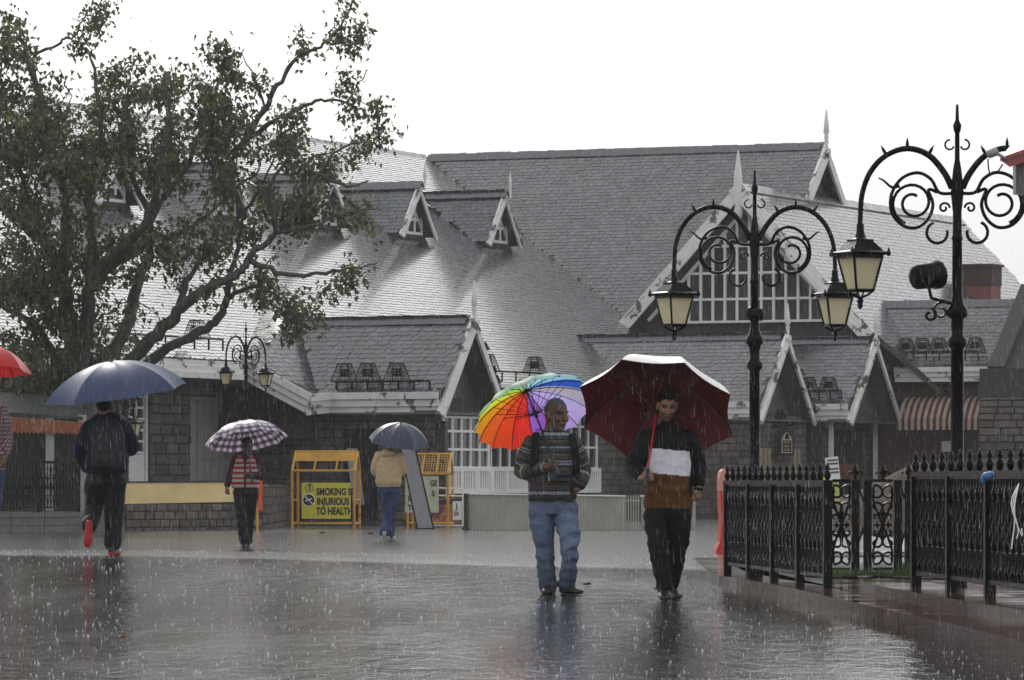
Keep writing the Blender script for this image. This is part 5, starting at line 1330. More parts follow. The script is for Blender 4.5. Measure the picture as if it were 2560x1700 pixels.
def hand(mb, w, d, pn, curl=1.0, s=1.0, thumb=1, spread=.0):
    """w wrist, d direction of the palm, pn palm normal; thumb = +1/-1 side"""
    d = Vector(d).normalized(); pn = Vector(pn); pn = (pn - d * pn.dot(d)).normalized(); lat = d.cross(pn) * thumb
    w = Vector(w); A = A3(lat, pn, d)
    mb.ell(w + d * .048 * s, (.041 * s, .017 * s, .055 * s), A, 12, 8)
    limb(mb, [w - d * .02, w + d * .02], [.026 * s, .028 * s], 8)
    for i, (o, ln) in enumerate(((.030, .072), (.010, .080), (-.011, .075), (-.030, .060))):
        p = w + (d * .088 + lat * o) * s; ang = 0.15; pts = [w + (d * .06 + lat * o * .9) * s, p]
        for k, fr in enumerate((.45, .32, .28)):
            ang += curl * (.75 if k == 0 else 1.05) * (1 + .05 * i)
            p = p + (d * math.cos(ang) + pn * math.sin(ang)) * (ln * fr * s) + lat * (spread * o * .3); pts.append(p)
        mb.tube(pts, [.0095 * s, .0095 * s, .009 * s, .0085 * s, .0075 * s], 8)
    p0 = w + (d * .02 + lat * .03) * s
    mb.tube([p0, p0 + (d * .03 + lat * .02 + pn * .012) * s, p0 + (d * .055 + lat * (.016 - .02 * curl) + pn * .028) * s, p0 + (d * .075 + lat * (.004 - .035 * curl) + pn * .034) * s], [.012 * s, .0115 * s, .010 * s, .008 * s], 8)
def fold(me, amp, freq, seed=0.0, squash=(1, 1, 1)):
    co = coords(me); n = len(co)
    nv = np.empty(n * 3, np.float32); me.vertex_normals.foreach_get('vector', nv); nv = nv.reshape(-1, 3)
    d = np.empty(n, np.float32); sq = squash
    for i in range(n):
        x, y, z = co[i]
        p = Vector((x * freq * sq[0] + seed, y * freq * sq[1], z * freq * sq[2]))
        a = noise.noise(p); b = noise.noise(p * 2.3 + Vector((3.1, 1.7, 0)))
        d[i] = amp * ((1 - abs(a) * 2.2) * .7 + b * .5 - .3)
    co = co + nv * d[:, None]
    me.vertices.foreach_set('co', co.astype(np.float32).ravel()); me.update()
def seg_s(co, segs):
    """for every vertex: nearest of the segments; returns index and position along it (m)"""
    best = np.full(len(co), 1e9); idx = np.zeros(len(co), int); s = np.zeros(len(co))
    for k, (a, b, r, s0) in enumerate(segs):
        a = np.array(a); b = np.array(b); d = b - a; L = np.linalg.norm(d); t = np.clip(((co - a) @ d) / L ** 2, 0, 1)
        dist = np.linalg.norm(co - (a + t[:, None] * d), axis=1) - r
        m = dist < best; best[m] = dist[m]; idx[m] = k; s[m] = (s0 + t * L)[m]
    return idx, s
SKIN = np.array([0.20, 0.095, 0.055])
def finish(mb, name, parent, voxel, sm, m, colf, f=None, prefold=None):
    me = bake(mb, voxel, sm)
    if f: fold(me, *f)
    co = coords(me); c = colf(co); c = np.broadcast_to(np.asarray(c, float), (len(co), 3)); setcolor(me, c)
    me.materials.append(m)
    return link(name, me, parent)
def face_color(c, r, f, u, s, skin, hair=None, beard=None, scalp=None, hairline=.055):
    c = np.array(c); r = np.array(r); f = np.array(f); u = np.array(u)
    def fn(co):
        q = (co - c) / s; x = q @ r; y = q @ f; z = q @ u; col = np.tile(skin, (len(co), 1))
        hd = (np.abs(x) < .12) & (z > -.14) & (np.abs(y) < .16)
        if scalp is not None:
            h = hd & ((z > hairline + .02 * np.minimum(1, np.abs(x) / .06)) | ((y < .0) & (z > -.045) & (np.abs(x) < .072)) ); col[h] = scalp
        if beard is not None:
            b = hd & (z < -.045) & (y > -.01) & (z > -.125) & ~((np.abs(x) < .022) & (np.abs(z + .066) < .008)); col[b] = col[b] * .35 + np.array(beard) * .65
        for k in (-1, 1):
            e = hd & (((x - k * .031) / .017) ** 2 + ((z - .001) / .007) ** 2 < 1) & (y > .04); col[e] = (.02, .013, .01)
            e = hd & (((x - k * .032) / .024) ** 2 + ((z - .022) / .0055) ** 2 < 1) & (y > .04); col[e] = (.025, .016, .012)
        l = hd & ((x / .026) ** 2 + ((z + .066) / .008) ** 2 < 1) & (y > .06); col[l] = np.array(skin) * np.array([1.0, .68, .65])
        return col
    return fn
def shoe(mb, ank, fwd, s=1.0, up=(0, 0, 1)):
    """shoe around the ankle point (ankle about .09 above the sole)"""
    r, f, u = axes(fwd, up); a = Vector(ank); A = A3(r, f, u)
    sec = []
    for y, wd, h0, h1 in ((-.075, .028, -.085, -.02), (-.06, .036, -.09, .02), (0, .040, -.09, .035), (.06, .043, -.09, -.005), (.12, .048, -.09, -.03), (.17, .044, -.088, -.04), (.205, .025, -.082, -.055)):
        sec.append((a + (f * y + u * (h0 + h1) / 2) * s, r * wd * s, u * (h1 - h0) / 2 * s))
    mb.loft(sec, 14, pw=2.6)
    limb(mb, [a + u * .0, a + u * .05 * s], [.045 * s, .048 * s], 10)

def person(name_label, Y, X0, z0=None):
    g = Vector(((X0 * K - 1280) / F * Y, Y, 0)); g.z = zg(g.x, Y) if z0 is None else z0
    t = thing('person', name_label, 'person', tuple(g))
    def P(dx, dy, dep=0.0): return W(dx, dy, Y + dep) - g
    return t, P, g
F_CAM = Vector((0, -1, 0))

# ---- man in the patterned sweater with the rainbow umbrella
t1_, P, g1 = person('person in patterned grey striped sweater and blue jeans under a rainbow umbrella', 41.7, 1283)
hf = Vector((.62, -.78, -.06)); r_, f_, u_ = axes(hf, (0.02, 0, 1)); hc = P(1283, 955, -.03); HS = 1.24
shL, shR = P(1227, 1024), P(1321, 1022); elL, elR = P(1204, 1086, .02), P(1344, 1080, .06); wrL, wrR = P(1258, 1078, -.24), P(1334, 1124, -.06)
body = MB(); head_shapes(body, hc, r_, f_, u_, HS, fat=1.1)
tc = 1275
body.loft([(P(tc, 1165), (.15, 0, 0), (0, .11, 0)), (P(tc, 1100), (.17, 0, 0), (0, .13, 0)), (P(tc, 1040), (.17, 0, 0), (0, .12, 0)), (P(tc, 1012), (.13, 0, 0), (0, .08, 0)), (P(tc + 2, 992, .02), (.07, 0, 0), (0, .06, 0))])
limb(body, [shL, elL, wrL], [.05, .042, .03]); limb(body, [shR, elR, wrR], [.05, .042, .03])
hL, hR = P(1250, 1160), P(1300, 1160); kL, kR = P(1255, 1262, -.02), P(1315, 1258, -.12); aL, aR = P(1265, 1352, .04), P(1307, 1346, .02)
limb(body, [hL, kL, aL], [.08, .055, .04]); limb(body, [hR, kR, aR], [.08, .055, .04])
hand(body, wrL, P(1275, 1077, -.27) - wrL, (0.4, .5, .3), 1.35, 1.02, thumb=1)
hand(body, wrR, P(1322, 1142, -.07) - wrR, (-1, .2, .3), .5, 1.0, thumb=-1)
finish(body, 'body', t1_, .0065, 2, M_skin, face_color(hc, r_, f_, u_, HS, np.array([0.135, 0.060, 0.034]), scalp=(.075, .07, .065), beard=(.11, .095, .085), hairline=.062))
sw_ = MB()
sw_.loft([(P(tc - 2, 1155), (.205, 0, 0), (0, .155, 0)), (P(tc - 2, 1145), (.215, 0, 0), (0, .165, 0)), (P(tc - 1, 1105, -.03), (.215, 0, 0), (0, .185, 0)), (P(tc, 1060, -.015), (.200, 0, 0), (0, .165, 0)), (P(tc, 1030), (.205, 0, 0), (0, .145, 0)), (P(tc, 1014), (.19, 0, 0), (0, .125, 0)), (P(tc, 1003), (.145, 0, 0), (0, .105, 0)), (P(tc + 3, 993, .0), (.095, 0, 0), (0, .09, 0)), (P(tc + 4, 986, .0), (.08, 0, 0), (0, .08, 0))], 28)
limb(sw_, [shL, elL, elL.lerp(wrL, .84)], [.082, .075, .056], 14); limb(sw_, [shR, elR, elR.lerp(wrR, .84)], [.082, .072, .058], 14)
segs = [(P(tc, 1150), P(tc, 985), .15, 0), (shL, elL, .075, .05), (elL, wrL, .065, .05 + (elL - shL).length), (shR, elR, .075, .05), (elR, wrR, .065, .05 + (elR - shR).length)]
pal = {'k': (.022, .022, .026), 'g': (.085, .085, .095), 'w': (.26, .28, .31), 'b': (.075, .052, .042), 'n': (.04, .048, .07), 't': (.10, .085, .07)}
seq = 'kgbbtbkwnwkgbtbkgnwkbbtkgkwwkgbtbbkgnk'
def sweater(co):
    idx, s = seg_s(co, segs); s = np.where(idx == 0, co[:, 2], s)
    zz = s + .0016 * np.sign(np.sin(co[:, 0] * 260 + co[:, 1] * 180))
    k = (np.floor(zz / .0135).astype(int)) % len(seq)
    tab = np.array([pal[q] for q in seq]); c = tab[k]
    chk = (np.sin(co[:, 0] * 300 + co[:, 1] * 200) * np.sin(s * 460)) > .1
    c = np.where((chk & np.isin(k, [3, 4, 8, 13, 22, 27, 30]))[:, None], c * 1.45 + .01, c)
    return c
finish(sw_, 'sweater', t1_, .0085, 2, M_cloth, sweater, (.011, 8, 1.0, (1, 1, .9)))
jn = MB()
jn.loft([(P(1275, 1185), (.18, 0, 0), (0, .13, 0)), (P(1275, 1165), (.185, 0, 0), (0, .14, 0)), (P(1275, 1140), (.18, 0, 0), (0, .135, 0))], 22)
limb(jn, [P(1247, 1172), kL, aL + Vector((0, 0, -.01))], [.118, .105, .082, .078, .078], 16); limb(jn, [P(1302, 1172), kR, aR + Vector((0, 0, -.01))], [.118, .105, .082, .076, .076], 16)
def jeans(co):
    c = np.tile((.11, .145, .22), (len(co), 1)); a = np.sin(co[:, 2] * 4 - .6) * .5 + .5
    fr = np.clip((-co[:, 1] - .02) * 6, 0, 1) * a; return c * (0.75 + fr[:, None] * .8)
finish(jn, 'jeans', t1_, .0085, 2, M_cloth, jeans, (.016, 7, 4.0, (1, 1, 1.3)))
for i, (a, fw) in enumerate(((aL, (-.08, -1, 0)), (aR, (.55, -.8, 0)))):
    sh_ = MB(); a = a.copy(); a.z = .095; shoe(sh_, a, fw, 1.06); finish(sh_, 'shoe', t1_, .007, 2, M_shoe, lambda co: (.022, .018, .016))
# backpack and straps
bp = thing('backpack', 'dark backpack worn by the person in the patterned sweater', 'backpack', tuple(g1 + Vector((P(1270, 1000).x, .22, 1.0))))
bo = Vector(bp.location) - g1
def bpp(dx, dy, dep): return P(dx, dy, dep) - bo
pk_ = MB().loft([(bpp(1268, 1120, .22), (.14, 0, 0), (0, .06, 0)), (bpp(1266, 1100, .24), (.19, 0, 0), (0, .09, 0)), (bpp(1268, 1040, .24), (.18, 0, 0), (0, .09, 0)), (bpp(1270, 1000, .2), (.12, 0, 0), (0, .06, 0))], 18, pw=3)
finish(pk_, 'pack', bp, .012, 2, M_cloth, lambda co: (.016, .016, .018))
for ptsx in (((1246, 990, .1), (1238, 993, -.04), (1234, 1015, -.15), (1232, 1050, -.185), (1230, 1085, -.16), (1226, 1110, .0)), ((1310, 990, .1), (1318, 996, -.02), (1322, 1020, -.14), (1328, 1055, -.17), (1328, 1090, -.14), (1324, 1110, .0))):
    st_ = MB(); pp = smooth_path([bpp(*q) for q in ptsx], 5)
    sec = []
    for i, q in enumerate(pp):
        sec.append((q, Vector((.036, 0, 0)), Vector((0, .012, .004))))
    st_.loft(sec, 8); finish(st_, 'strap', bp, .006, 1, M_cloth, lambda co: (.014, .014, .016))

# ---- man with the colour block top and the maroon umbrella
t2_, P, g2 = person('person in black white and brown top and black trousers under a maroon umbrella', 40.3, 1540)
hf = Vector((.10, -.93, -.30)); r_, f_, u_ = axes(hf, (0.03, 0, 1)); hc = P(1538, 934, -.03); HS = 1.05
shL, shR = P(1492, 1011), P(1587, 1011); elL, elR = P(1464, 1068, -.06), P(1610, 1068, .05); wrL, wrR = P(1480, 1103, -.31), P(1611, 1124, -.05)
tc = 1540
body = MB(); head_shapes(body, hc, r_, f_, u_, HS)
body.loft([(P(tc, 1175), (.15, 0, 0), (0, .10, 0)), (P(tc, 1100), (.16, 0, 0), (0, .11, 0)), (P(tc, 1030), (.17, 0, 0), (0, .11, 0)), (P(tc, 1000), (.12, 0, 0), (0, .07, 0)), (P(tc, 978, .02), (.06, 0, 0), (0, .06, 0))])
limb(body, [shL, elL, wrL], [.05, .042, .03]); limb(body, [shR, elR, wrR], [.05, .042, .03])
hL, hR = P(1514, 1175), P(1566, 1175); kL, kR = P(1518, 1272, -.13), P(1562, 1270, .0); aL, aR = P(1532, 1352, -.20), P(1549, 1342, .20)
limb(body, [hL, kL, aL], [.075, .05, .04]); limb(body, [hR, kR, aR], [.075, .05, .04])
hand(body, wrL, P(1497, 1100, -.37) - wrL, (.3, .6, .2), 1.35, 1.0, thumb=1)
hand(body, wrR, Vector((.0, -.1, -1)), (-.75, .5, 0), .85, 1.0, thumb=-1)
finish(body, 'body', t2_, .0065, 2, M_skin, face_color(hc, r_, f_, u_, HS, np.array([0.30, 0.155, 0.10]), beard=(.035, .025, .02), scalp=(.02, .017, .015)))
ha = MB(); A = A3(r_, f_, u_); q = lambda x, y, z: Vector(hc) + (r_ * x + f_ * y + u_ * z) * HS
ha.ell(q(0, -.022, .052), (.083 * HS, .092 * HS, .078 * HS), A); ha.ell(q(0, .03, .10), (.062 * HS, .055 * HS, .042 * HS), A); ha.ell(q(.02, .04, .125), (.04 * HS, .04 * HS, .03 * HS), A); ha.ell(q(0, -.06, -.01), (.068 * HS, .045 * HS, .06 * HS), A)
finish(ha, 'hair', t2_, .008, 1, M_cloth, lambda co: (.012, .010, .009), (.006, 30, 2.0))
tp_ = MB()
tp_.loft([(P(tc, 1174), (.205, 0, 0), (0, .145, 0)), (P(tc, 1162), (.21, 0, 0), (0, .15, 0)), (P(tc, 1100, -.02), (.20, 0, 0), (0, .15, 0)), (P(tc, 1040), (.20, 0, 0), (0, .14, 0)), (P(tc, 1008), (.20, 0, 0), (0, .125, 0)), (P(tc, 994), (.15, 0, 0), (0, .105, 0)), (P(tc, 980, .01), (.075, 0, 0), (0, .075, 0))], 28)
limb(tp_, [shL, elL, elL.lerp(wrL, .84)], [.082, .076, .05], 14); limb(tp_, [shR, elR, elR.lerp(wrR, .84)], [.082, .074, .05], 14)
limb(tp_, [P(tc, 984, .01), P(tc, 974, .01)], [.072, .068], 14)
sg = [(P(tc, 1170), P(tc, 985), .17, 0), (shL, elL, .08, 0), (elL, wrL, .07, 0), (shR, elR, .08, 0), (elR, wrR, .07, 0)]
z1_, z2_ = P(0, 1037).z, P(0, 1094).z
def block(co):
    idx, s = seg_s(co, sg); z = co[:, 2] + .012 * np.sin(co[:, 0] * 9)
    c = np.tile((.006, .006, .007), (len(co), 1))
    tor = (idx == 0)
    c[tor & (z < z1_)] = (.72, .72, .78); c[tor & (z < z2_)] = (.115, .048, .014)
    return c
finish(tp_, 'top', t2_, .0085, 2, M_wetcloth, block, (.013, 7, 7.0, (1, 1, .8)))
jn = MB()
jn.loft([(P(tc, 1195), (.175, 0, 0), (0, .12, 0)), (P(tc, 1178), (.18, 0, 0), (0, .13, 0)), (P(tc, 1150), (.17, 0, 0), (0, .12, 0))], 22)
limb(jn, [P(1514, 1185), kL, aL], [.115, .1, .078, .07, .066], 16); limb(jn, [P(1567, 1185), kR, aR], [.115, .1, .078, .07, .066], 16)
finish(jn, 'trousers', t2_, .0085, 2, M_wetcloth, lambda co: (.005, .005, .006), (.014, 7, 2.0, (1, 1, 1.3)))
for a, fw, up_ in ((aL, (-.05, -1, 0), (0, -.1, 1)), (aR, (.25, -1, 0), (0, 0, 1))):
    sh_ = MB(); a = a.copy(); a.z = .095; shoe(sh_, a, fw, 1.05, up_); finish(sh_, 'shoe', t2_, .007, 2, M_shoe, lambda co: (.012, .012, .013))
wb = MB().lathe([(.036, -.014), (.040, -.010), (.040, .010), (.036, .014)], (0, 0, 0), 12).build('watch', M_iron, t2_, True, loc=wrR + Vector((0, 0, -.012)))

# ---- man walking away under the blue umbrella
t3_, P, g3 = person('person walking away in navy jacket and dark trousers with red soled shoes', 51.7, 245)
tc = 246
hf = Vector((0, 1, -.1)); r_, f_, u_ = axes(hf); hc = P(241, 930, .0); HS = 1.05
shL, shR = P(204, 986), P(288, 986); elL, elR = P(188, 1035, .02), P(304, 1030, .04); wrL, wrR = P(200, 1085, .1), P(286, 1040, .25)
body = MB(); head_shapes(body, hc, r_, f_, u_, HS)
body.loft([(P(tc, 1095), (.15, 0, 0), (0, .10, 0)), (P(tc, 1030), (.16, 0, 0), (0, .11, 0)), (P(tc, 970), (.17, 0, 0), (0, .08, 0)), (P(tc, 958), (.06, 0, 0), (0, .06, 0))])
limb(body, [shL, elL, wrL], [.05, .042, .03]); limb(body, [shR, elR, wrR], [.05, .042, .03])
hL, hR = P(222, 1100), P(268, 1100); kL, kR = P(216, 1172, .12), P(263, 1180, .06); aL, aR = P(206, 1212, -.12), P(260, 1256, .06)
limb(body, [hL, kL, aL], [.075, .05, .04]); limb(body, [hR, kR, aR], [.075, .05, .04])
hand(body, wrL, (.2, .1, -1), (1, 0, 0), .6, 1.0, 1); hand(body, wrR, (-.2, .6, .4), (-1, 0, .2), 1.3, 1.0, 1)
finish(body, 'body', t3_, .009, 2, M_skin, face_color(hc, r_, f_, u_, HS, np.array([0.25, 0.13, 0.085]), scalp=(.015, .013, .012)))
ha = MB(); A = A3(r_, f_, u_); q = lambda x, y, z: Vector(hc) + (r_ * x + f_ * y + u_ * z) * HS
ha.ell(q(0, -.02, .04), (.082, .1, .09), A); ha.ell(q(0, -.055, -.03), (.072, .055, .07), A)
finish(ha, 'hair', t3_, .010, 1, M_cloth, lambda co: (.010, .009, .009), (.005, 30, 2.0))
jk = MB()
jk.loft([(P(tc, 1090), (.225, 0, 0), (0, .16, 0)), (P(tc, 1078), (.235, 0, 0), (0, .17, 0)), (P(tc, 1030), (.235, 0, 0), (0, .165, 0)), (P(tc, 990), (.235, 0, 0), (0, .14, 0)), (P(tc, 968), (.195, 0, 0), (0, .12, 0)), (P(tc, 957), (.13, 0, 0), (0, .10, 0)), (P(tc, 950), (.085, 0, 0), (0, .08, 0)), (P(tc, 946), (.075, 0, 0), (0, .07, 0))], 26)
limb(jk, [shL, elL, elL.lerp(wrL, .84)], [.085, .085, .065], 14); limb(jk, [shR, elR, elR.lerp(wrR, .84)], [.085, .085, .065], 14)
finish(jk, 'jacket', t3_, .011, 2, M_wetcloth, lambda co: np.where((co[:, 2] > P(0, 952).z)[:, None], (.22, .10, .12), (.008, .011, .026)), (.010, 8, 3.0))
jn = MB()
jn.loft([(P(tc, 1115), (.18, 0, 0), (0, .13, 0)), (P(tc, 1095), (.19, 0, 0), (0, .14, 0)), (P(tc, 1072), (.18, 0, 0), (0, .13, 0))], 20)
limb(jn, [P(221, 1108), kL, aL + Vector((0, .02, 0))], [.12, .115, .10, .09, .088], 16); limb(jn, [P(268, 1108), kR, aR + Vector((0, 0, .01))], [.12, .115, .105, .095, .092], 16)
finish(jn, 'trousers', t3_, .011, 2, M_wetcloth, lambda co: (.017, .017, .018), (.012, 8, 5.0))
sh_ = MB(); shoe(sh_, aL + Vector((0, -.0, -.02)), (-.06, -.02, -1), 1.05, (0, 1, -.05)); finish(sh_, 'shoe', t3_, .009, 2, M_shoe, lambda co: np.where((co[:, 1] < aL.y - .06)[:, None], (.40, .012, .012), (.02, .02, .02)))
sh_ = MB(); a = aR.copy(); a.z = .095; shoe(sh_, a, (.2, 1, 0), 1.08); finish(sh_, 'shoe', t3_, .009, 2, M_shoe, lambda co: np.where((co[:, 2] < .04)[:, None] | ((co[:, 2] > .10) & (co[:, 1] < a.y - .05))[:, None], (.42, .02, .015), (.025, .025, .026)))
bp = thing('backpack', 'large dark grey backpack on the person walking away', 'backpack', tuple(g3 + Vector((0, -.2, 1.0)))); bo = Vector(bp.location) - g3
def bpp(dx, dy, dep): return P(dx, dy, dep) - bo
pk_ = MB().loft([(bpp(249, 1090, -.2), (.15, 0, 0), (0, .07, 0)), (bpp(249, 1078, -.22), (.185, 0, 0), (0, .11, 0)), (bpp(249, 1030, -.22), (.185, 0, 0), (0, .11, 0)), (bpp(248, 985, -.2), (.165, 0, 0), (0, .09, 0)), (bpp(247, 968, -.16), (.09, 0, 0), (0, .05, 0))], 20, pw=3)
pk_.loft([(bpp(249, 1080, -.33), (.12, 0, 0), (0, .03, 0)), (bpp(249, 1060, -.345), (.135, 0, 0), (0, .035, 0)), (bpp(249, 1036, -.33), (.12, 0, 0), (0, .03, 0))], 16, pw=3)
finish(pk_, 'pack', bp, .012, 2, M_wetcloth, lambda co: (.024, .025, .028), (.006, 8, 3.0))

# ---- small walker in the striped waistcoat under the plaid umbrella
t4_, P, g4 = person('person in red and white striped waistcoat under a plaid umbrella', 71.4, 567)
tc = 566
hf = Vector((.1, -1, -.25)); r_, f_, u_ = axes(hf); hc = P(570, 1027, -.02); HS = .98
shL, shR = P(543, 1058), P(591, 1058); elL, elR = P(531, 1094, .02), P(601, 1094, .02); wrL, wrR = P(523, 1122, -.05), P(580, 1096, -.2)
body = MB(); head_shapes(body, hc, r_, f_, u_, HS)
body.loft([(P(tc, 1130), (.13, 0, 0), (0, .10, 0)), (P(tc, 1090), (.15, 0, 0), (0, .11, 0)), (P(tc, 1055), (.15, 0, 0), (0, .08, 0)), (P(tc + 2, 1048), (.06, 0, 0), (0, .06, 0))])
limb(body, [shL, elL, wrL], [.045, .04, .03]); limb(body, [shR, elR, wrR], [.045, .04, .03])
kL, kR = P(557, 1192, -.03), P(574, 1192, .05); aL, aR = P(564, 1248, -.05), P(570, 1246, .12)
limb(body, [P(553, 1130), kL, aL], [.07, .05, .04]); limb(body, [P(580, 1130), kR, aR], [.07, .05, .04])
hand(body, wrL, (-.1, -.2, -1), (.8, .5, 0), .9, 1.0, 1); hand(body, wrR, (-1, -.1, .1), (0, .6, .5), 1.3, 1.0, 1)
finish(body, 'body', t4_, .010, 2, M_skin, face_color(hc, r_, f_, u_, HS, np.array([0.13, 0.06, 0.036]), scalp=(.012, .01, .01)))
ha = MB(); A = A3(r_, f_, u_); q = lambda x, y, z: Vector(hc) + (r_ * x + f_ * y + u_ * z) * HS
ha.ell(q(0, -.02, .05), (.08, .092, .078), A); finish(ha, 'hair', t4_, .012, 1, M_cloth, lambda co: (.010, .009, .009))
slv = MB(); limb(slv, [shL, elL, elL.lerp(wrL, .84)], [.078, .066, .05], 12); limb(slv, [shR, elR, elR.lerp(wrR, .84)], [.078, .066, .05], 12); slv.loft([(P(tc, 1070), (.14, 0, 0), (0, .09, 0)), (P(tc, 1056), (.15, 0, 0), (0, .09, 0)), (P(tc + 1, 1046), (.07, 0, 0), (0, .07, 0))])
finish(slv, 'shirt', t4_, .012, 2, M_wetcloth, lambda co: (.055, .012, .022), (.007, 8, 2.0))
vs_ = MB().loft([(P(tc, 1126), (.205, 0, 0), (0, .15, 0)), (P(tc, 1112), (.21, 0, 0), (0, .16, 0)), (P(tc, 1080), (.19, 0, 0), (0, .15, 0)), (P(tc, 1060), (.175, 0, 0), (0, .125, 0)), (P(tc, 1050), (.13, 0, 0), (0, .10, 0))], 24)
def vest(co):
    k = np.floor(co[:, 2] / .038).astype(int) % 2; c = np.where((k == 0)[:, None], (.40, .35, .33), (.30, .022, .025)); 
    zip_ = (np.abs(co[:, 0] - P(tc, 0).x) < .012) & (co[:, 1] < 0); c[zip_] = (.03, .02, .02)
    vn = (np.abs(co[:, 0] - P(tc, 0).x) < (co[:, 2] - P(0, 1072).z) * .45) & (co[:, 1] < 0); c[vn] = (.03, .012, .016); return c
finish(vs_, 'waistcoat', t4_, .010, 2, M_cloth, vest, (.006, 8, 4.0))
jn = MB(); jn.loft([(P(tc, 1140), (.16, 0, 0), (0, .12, 0)), (P(tc, 1125), (.17, 0, 0), (0, .13, 0)), (P(tc, 1112), (.16, 0, 0), (0, .12, 0))], 20)
limb(jn, [P(554, 1135), kL, aL], [.115, .10, .085, .08, .08], 14); limb(jn, [P(581, 1135), kR, aR], [.115, .10, .085, .08, .08], 14)
finish(jn, 'trousers', t4_, .012, 2, M_wetcloth, lambda co: (.014, .014, .015), (.010, 8, 6.0))
for a, fw in ((aL, (-.05, -1, 0)), (aR, (.1, -1, 0))):
    sh_ = MB(); a = a.copy(); a.z = .095; shoe(sh_, a, fw, 1.0); finish(sh_, 'shoe', t4_, .011, 2, M_shoe, lambda co: (.015, .015, .015))

# ---- walker in the tan hooded top, from behind, navy umbrella
t5_, P, g5 = person('person in tan hooded top and blue jeans seen from behind under a navy umbrella', 82.0, 896)
tc = 896
hf = Vector((.1, 1, -.2)); r_, f_, u_ = axes(hf); hc = P(899, 1021, .02); HS = 1.0
shL, shR = P(874, 1052), P(920, 1052); elL, elR = P(865, 1087, .05), P(928, 1087, .05); wrL, wrR = P(878, 1092, .26), P(912, 1080, .28)
body = MB(); head_shapes(body, hc, r_, f_, u_, HS)
body.loft([(P(tc, 1125), (.14, 0, 0), (0, .10, 0)), (P(tc, 1085), (.15, 0, 0), (0, .11, 0)), (P(tc, 1052), (.16, 0, 0), (0, .08, 0)), (P(tc, 1043), (.06, 0, 0), (0, .06, 0))])
limb(body, [shL, elL, wrL], [.045, .04, .03]); limb(body, [shR, elR, wrR], [.045, .04, .03])
kL, kR = P(893, 1182, .06), P(902, 1182, .0); aL, aR = P(886, 1228, -.12), P(898, 1232, .08)
limb(body, [P(884, 1126), kL, aL], [.07, .05, .04]); limb(body, [P(908, 1126), kR, aR], [.07, .05, .04])
hand(body, wrL, (.2, .7, .5), (1, 0, 0), 1.2, 1.0, 1); hand(body, wrR, (-.1, .7, .5), (-1, 0, 0), 1.2, 1.0, 1)
finish(body, 'body', t5_, .010, 2, M_skin, face_color(hc, r_, f_, u_, HS, np.array([0.25, 0.13, 0.085]), scalp=(.015, .013, .012)))
ha = MB(); ha.ell(hc + Vector((0, -.015, .03)), (.085, .1, .1)); finish(ha, 'hair', t5_, .012, 1, M_cloth, lambda co: (.012, .01, .009))
hd_ = MB()
hd_.loft([(P(tc, 1123), (.19, 0, 0), (0, .14, 0)), (P(tc, 1113), (.225, 0, 0), (0, .16, 0)), (P(tc, 1085), (.225, 0, 0), (0, .155, 0)), (P(tc, 1062), (.205, 0, 0), (0, .135, 0)), (P(tc, 1050), (.16, 0, 0), (0, .11, 0)), (P(tc, 1042), (.08, 0, 0), (0, .08, 0))], 24)
limb(hd_, [shL, elL, elL.lerp(wrL, .84)], [.092, .085, .06], 14); limb(hd_, [shR, elR, elR.lerp(wrR, .84)], [.092, .085, .06], 14)
hd_.ell(P(tc - 1, 1046, -.08), (.125, .085, .07)); hd_.ell(P(tc - 1, 1040, -.03), (.11, .09, .05))
finish(hd_, 'hooded_top', t5_, .012, 2, M_cloth, lambda co: (.50, .37, .22), (.009, 8, 3.0))
jn = MB(); jn.loft([(P(tc, 1136), (.165, 0, 0), (0, .12, 0)), (P(tc, 1122), (.175, 0, 0), (0, .13, 0)), (P(tc, 1112), (.17, 0, 0), (0, .12, 0))], 20)
limb(jn, [P(884, 1132), kL, aL], [.115, .10, .085, .08, .085], 14); limb(jn, [P(908, 1132), kR, aR], [.115, .10, .085, .08, .085], 14)
finish(jn, 'jeans', t5_, .012, 2, M_cloth, lambda co: (.035, .055, .115), (.010, 8, 6.0))
sh_ = MB(); shoe(sh_, aL + Vector((0, 0, -.03)), (-.1, .35, -.8), 1.0, (0, .9, .35)); finish(sh_, 'shoe', t5_, .011, 2, M_shoe, lambda co: (.42, .38, .33))
sh_ = MB(); a = aR.copy(); a.z = .095; shoe(sh_, a, (.45, 1, 0), 1.0); finish(sh_, 'shoe', t5_, .011, 2, M_shoe, lambda co: (.6, .57, .53))

# ---- person cut by the left edge, checked shirt, red umbrella
t6_, P, g6 = person('person in red checked shirt and jeans cut by the left edge under a red umbrella', 53.0, -28)
tc = -28
hf = Vector((.2, -1, -.1)); r_, f_, u_ = axes(hf); hc = P(-28, 900, 0); HS = 1.0
shL, shR = P(-70, 945), P(2, 945); elL, elR = P(-80, 1010, .02), P(16, 1008, .02); wrL, wrR = P(-62, 1050, -.15), P(12, 1052, -.1)
body = MB(); head_shapes(body, hc, r_, f_, u_, HS)
body.loft([(P(tc, 1070), (.14, 0, 0), (0, .10, 0)), (P(tc, 1000), (.15, 0, 0), (0, .11, 0)), (P(tc, 945), (.16, 0, 0), (0, .08, 0)), (P(tc, 930), (.06, 0, 0), (0, .06, 0))])
limb(body, [shL, elL, wrL], [.045, .04, .03]); limb(body, [shR, elR, wrR], [.045, .04, .03])
kL, kR = P(-48, 1170, -.1), P(-16, 1170, .08); aL, aR = P(-46, 1258, -.1), P(-24, 1256, .2)
limb(body, [P(-48, 1080), kL, aL], [.07, .05, .04]); limb(body, [P(-10, 1080), kR, aR], [.07, .05, .04])
